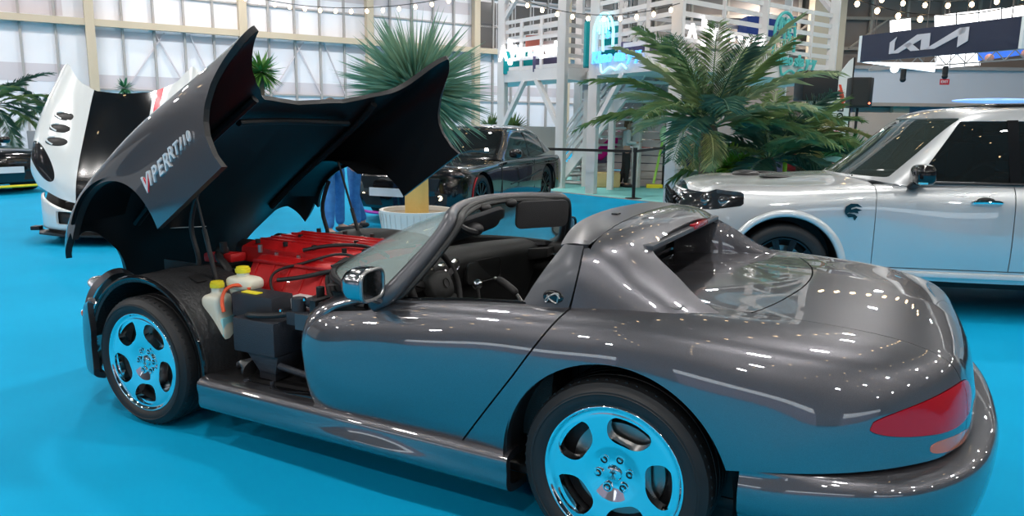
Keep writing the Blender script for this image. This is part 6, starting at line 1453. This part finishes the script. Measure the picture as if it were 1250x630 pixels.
stand = dict(hipL=(.09, 0, .88), kneeL=(.10, -.02, .49), ankleL=(.11, .02, .085), toeL=(.12, -.14, .04), hipR=(-.09, 0, .88), kneeR=(-.10, -.02, .49), ankleR=(-.11, .02, .085), toeR=(-.12, -.14, .04),
    shoL=(.19, 0, 1.40), elbL=(.24, .02, 1.12), wriL=(.20, -.16, 1.00), handL=(.17, -.23, 1.0), shoR=(-.19, 0, 1.40), elbR=(-.24, .02, 1.12), wriR=(-.20, -.16, 1.0), handR=(-.17, -.23, 1.0))
w_ = dict(stand); w_.update(wriR=(-.14, -.24, 1.12), handR=(-.12, -.31, 1.14), wriL=(.14, -.24, 1.12), handL=(.12, -.31, 1.14), ankleL=(.12, .14, .085), toeL=(.13, .0, .04), kneeL=(.11, .02, .49), head1=(0, -.04, 1.63))
wv = Vector((-2.721, 14.082, 0.000)); person('person in a white jumper and black trousers standing by the hay bale', (wv.x, wv.y, .012), .48 + PI / 2, 1.66, w_, M['whitetop'], M['blacktrouser'], M['hair2'], True)
m_ = dict(stand); m_.update(ankleR=(-.20, -.16, .085), toeR=(-.21, -.32, .04), kneeR=(-.15, -.12, .49), ankleL=(.20, .12, .085), toeL=(.26, -.02, .04), kneeL=(.14, .06, .49))
mv = Vector((-3.473, 4.514, 0.000)); person('person in blue jeans behind the open hood, legs showing below it', (mv.x, mv.y, 0), .48 + .9, 1.80, m_, M['darktop'], M['jeans'], M['hair'])
m2 = dict(stand); m2.update(ankleR=(-.16, .16, .085), toeR=(-.16, .02, .04), kneeR=(-.13, .02, .49))
mv = Vector((-3.535, 5.031, 0.000)); person('second person in blue jeans stepping to the right behind the open hood', (mv.x, mv.y, 0), .48 - 1.2, 1.66, m2, M['darktop'], M['jeans'], M['hair'])
EXPOSURE = 0.0
w = bpy.data.worlds.new('hall_air'); SC.world = w; w.use_nodes = True
w.node_tree.nodes['Background'].inputs[0].default_value = (.80, .80, .82, 1); w.node_tree.nodes['Background'].inputs[1].default_value = .3
# ================================================================== CAMERA
cd = bpy.data.cameras.new('camera'); cam = bpy.data.objects.new('camera', cd); COL.objects.link(cam)
_y, _p, _r = -.481, .179, .013
fw = Vector((math.sin(_y) * math.cos(_p), math.cos(_y) * math.cos(_p), -math.sin(_p)))
rt = Vector((math.cos(_y), -math.sin(_y), 0)); up = rt.cross(fw)
r2 = rt * math.cos(_r) + up * math.sin(_r); u2 = -rt * math.sin(_r) + up * math.cos(_r)
cam.matrix_world = Matrix(((r2.x, u2.x, -fw.x, 3.221), (r2.y, u2.y, -fw.y, -3.153), (r2.z, u2.z, -fw.z, 1.498), (0, 0, 0, 1)))
cd.sensor_fit = 'HORIZONTAL'; cd.sensor_width = 36; cd.lens = 36 * 910.7 / 1250; cd.clip_start = .05; cd.clip_end = 300
SC.camera = cam
SC.view_settings.view_transform = 'Standard'; SC.view_settings.look = 'None'
SC.view_settings.gamma = 1; SC.view_settings.use_curve_mapping = False
SC.view_settings.exposure = EXPOSURE
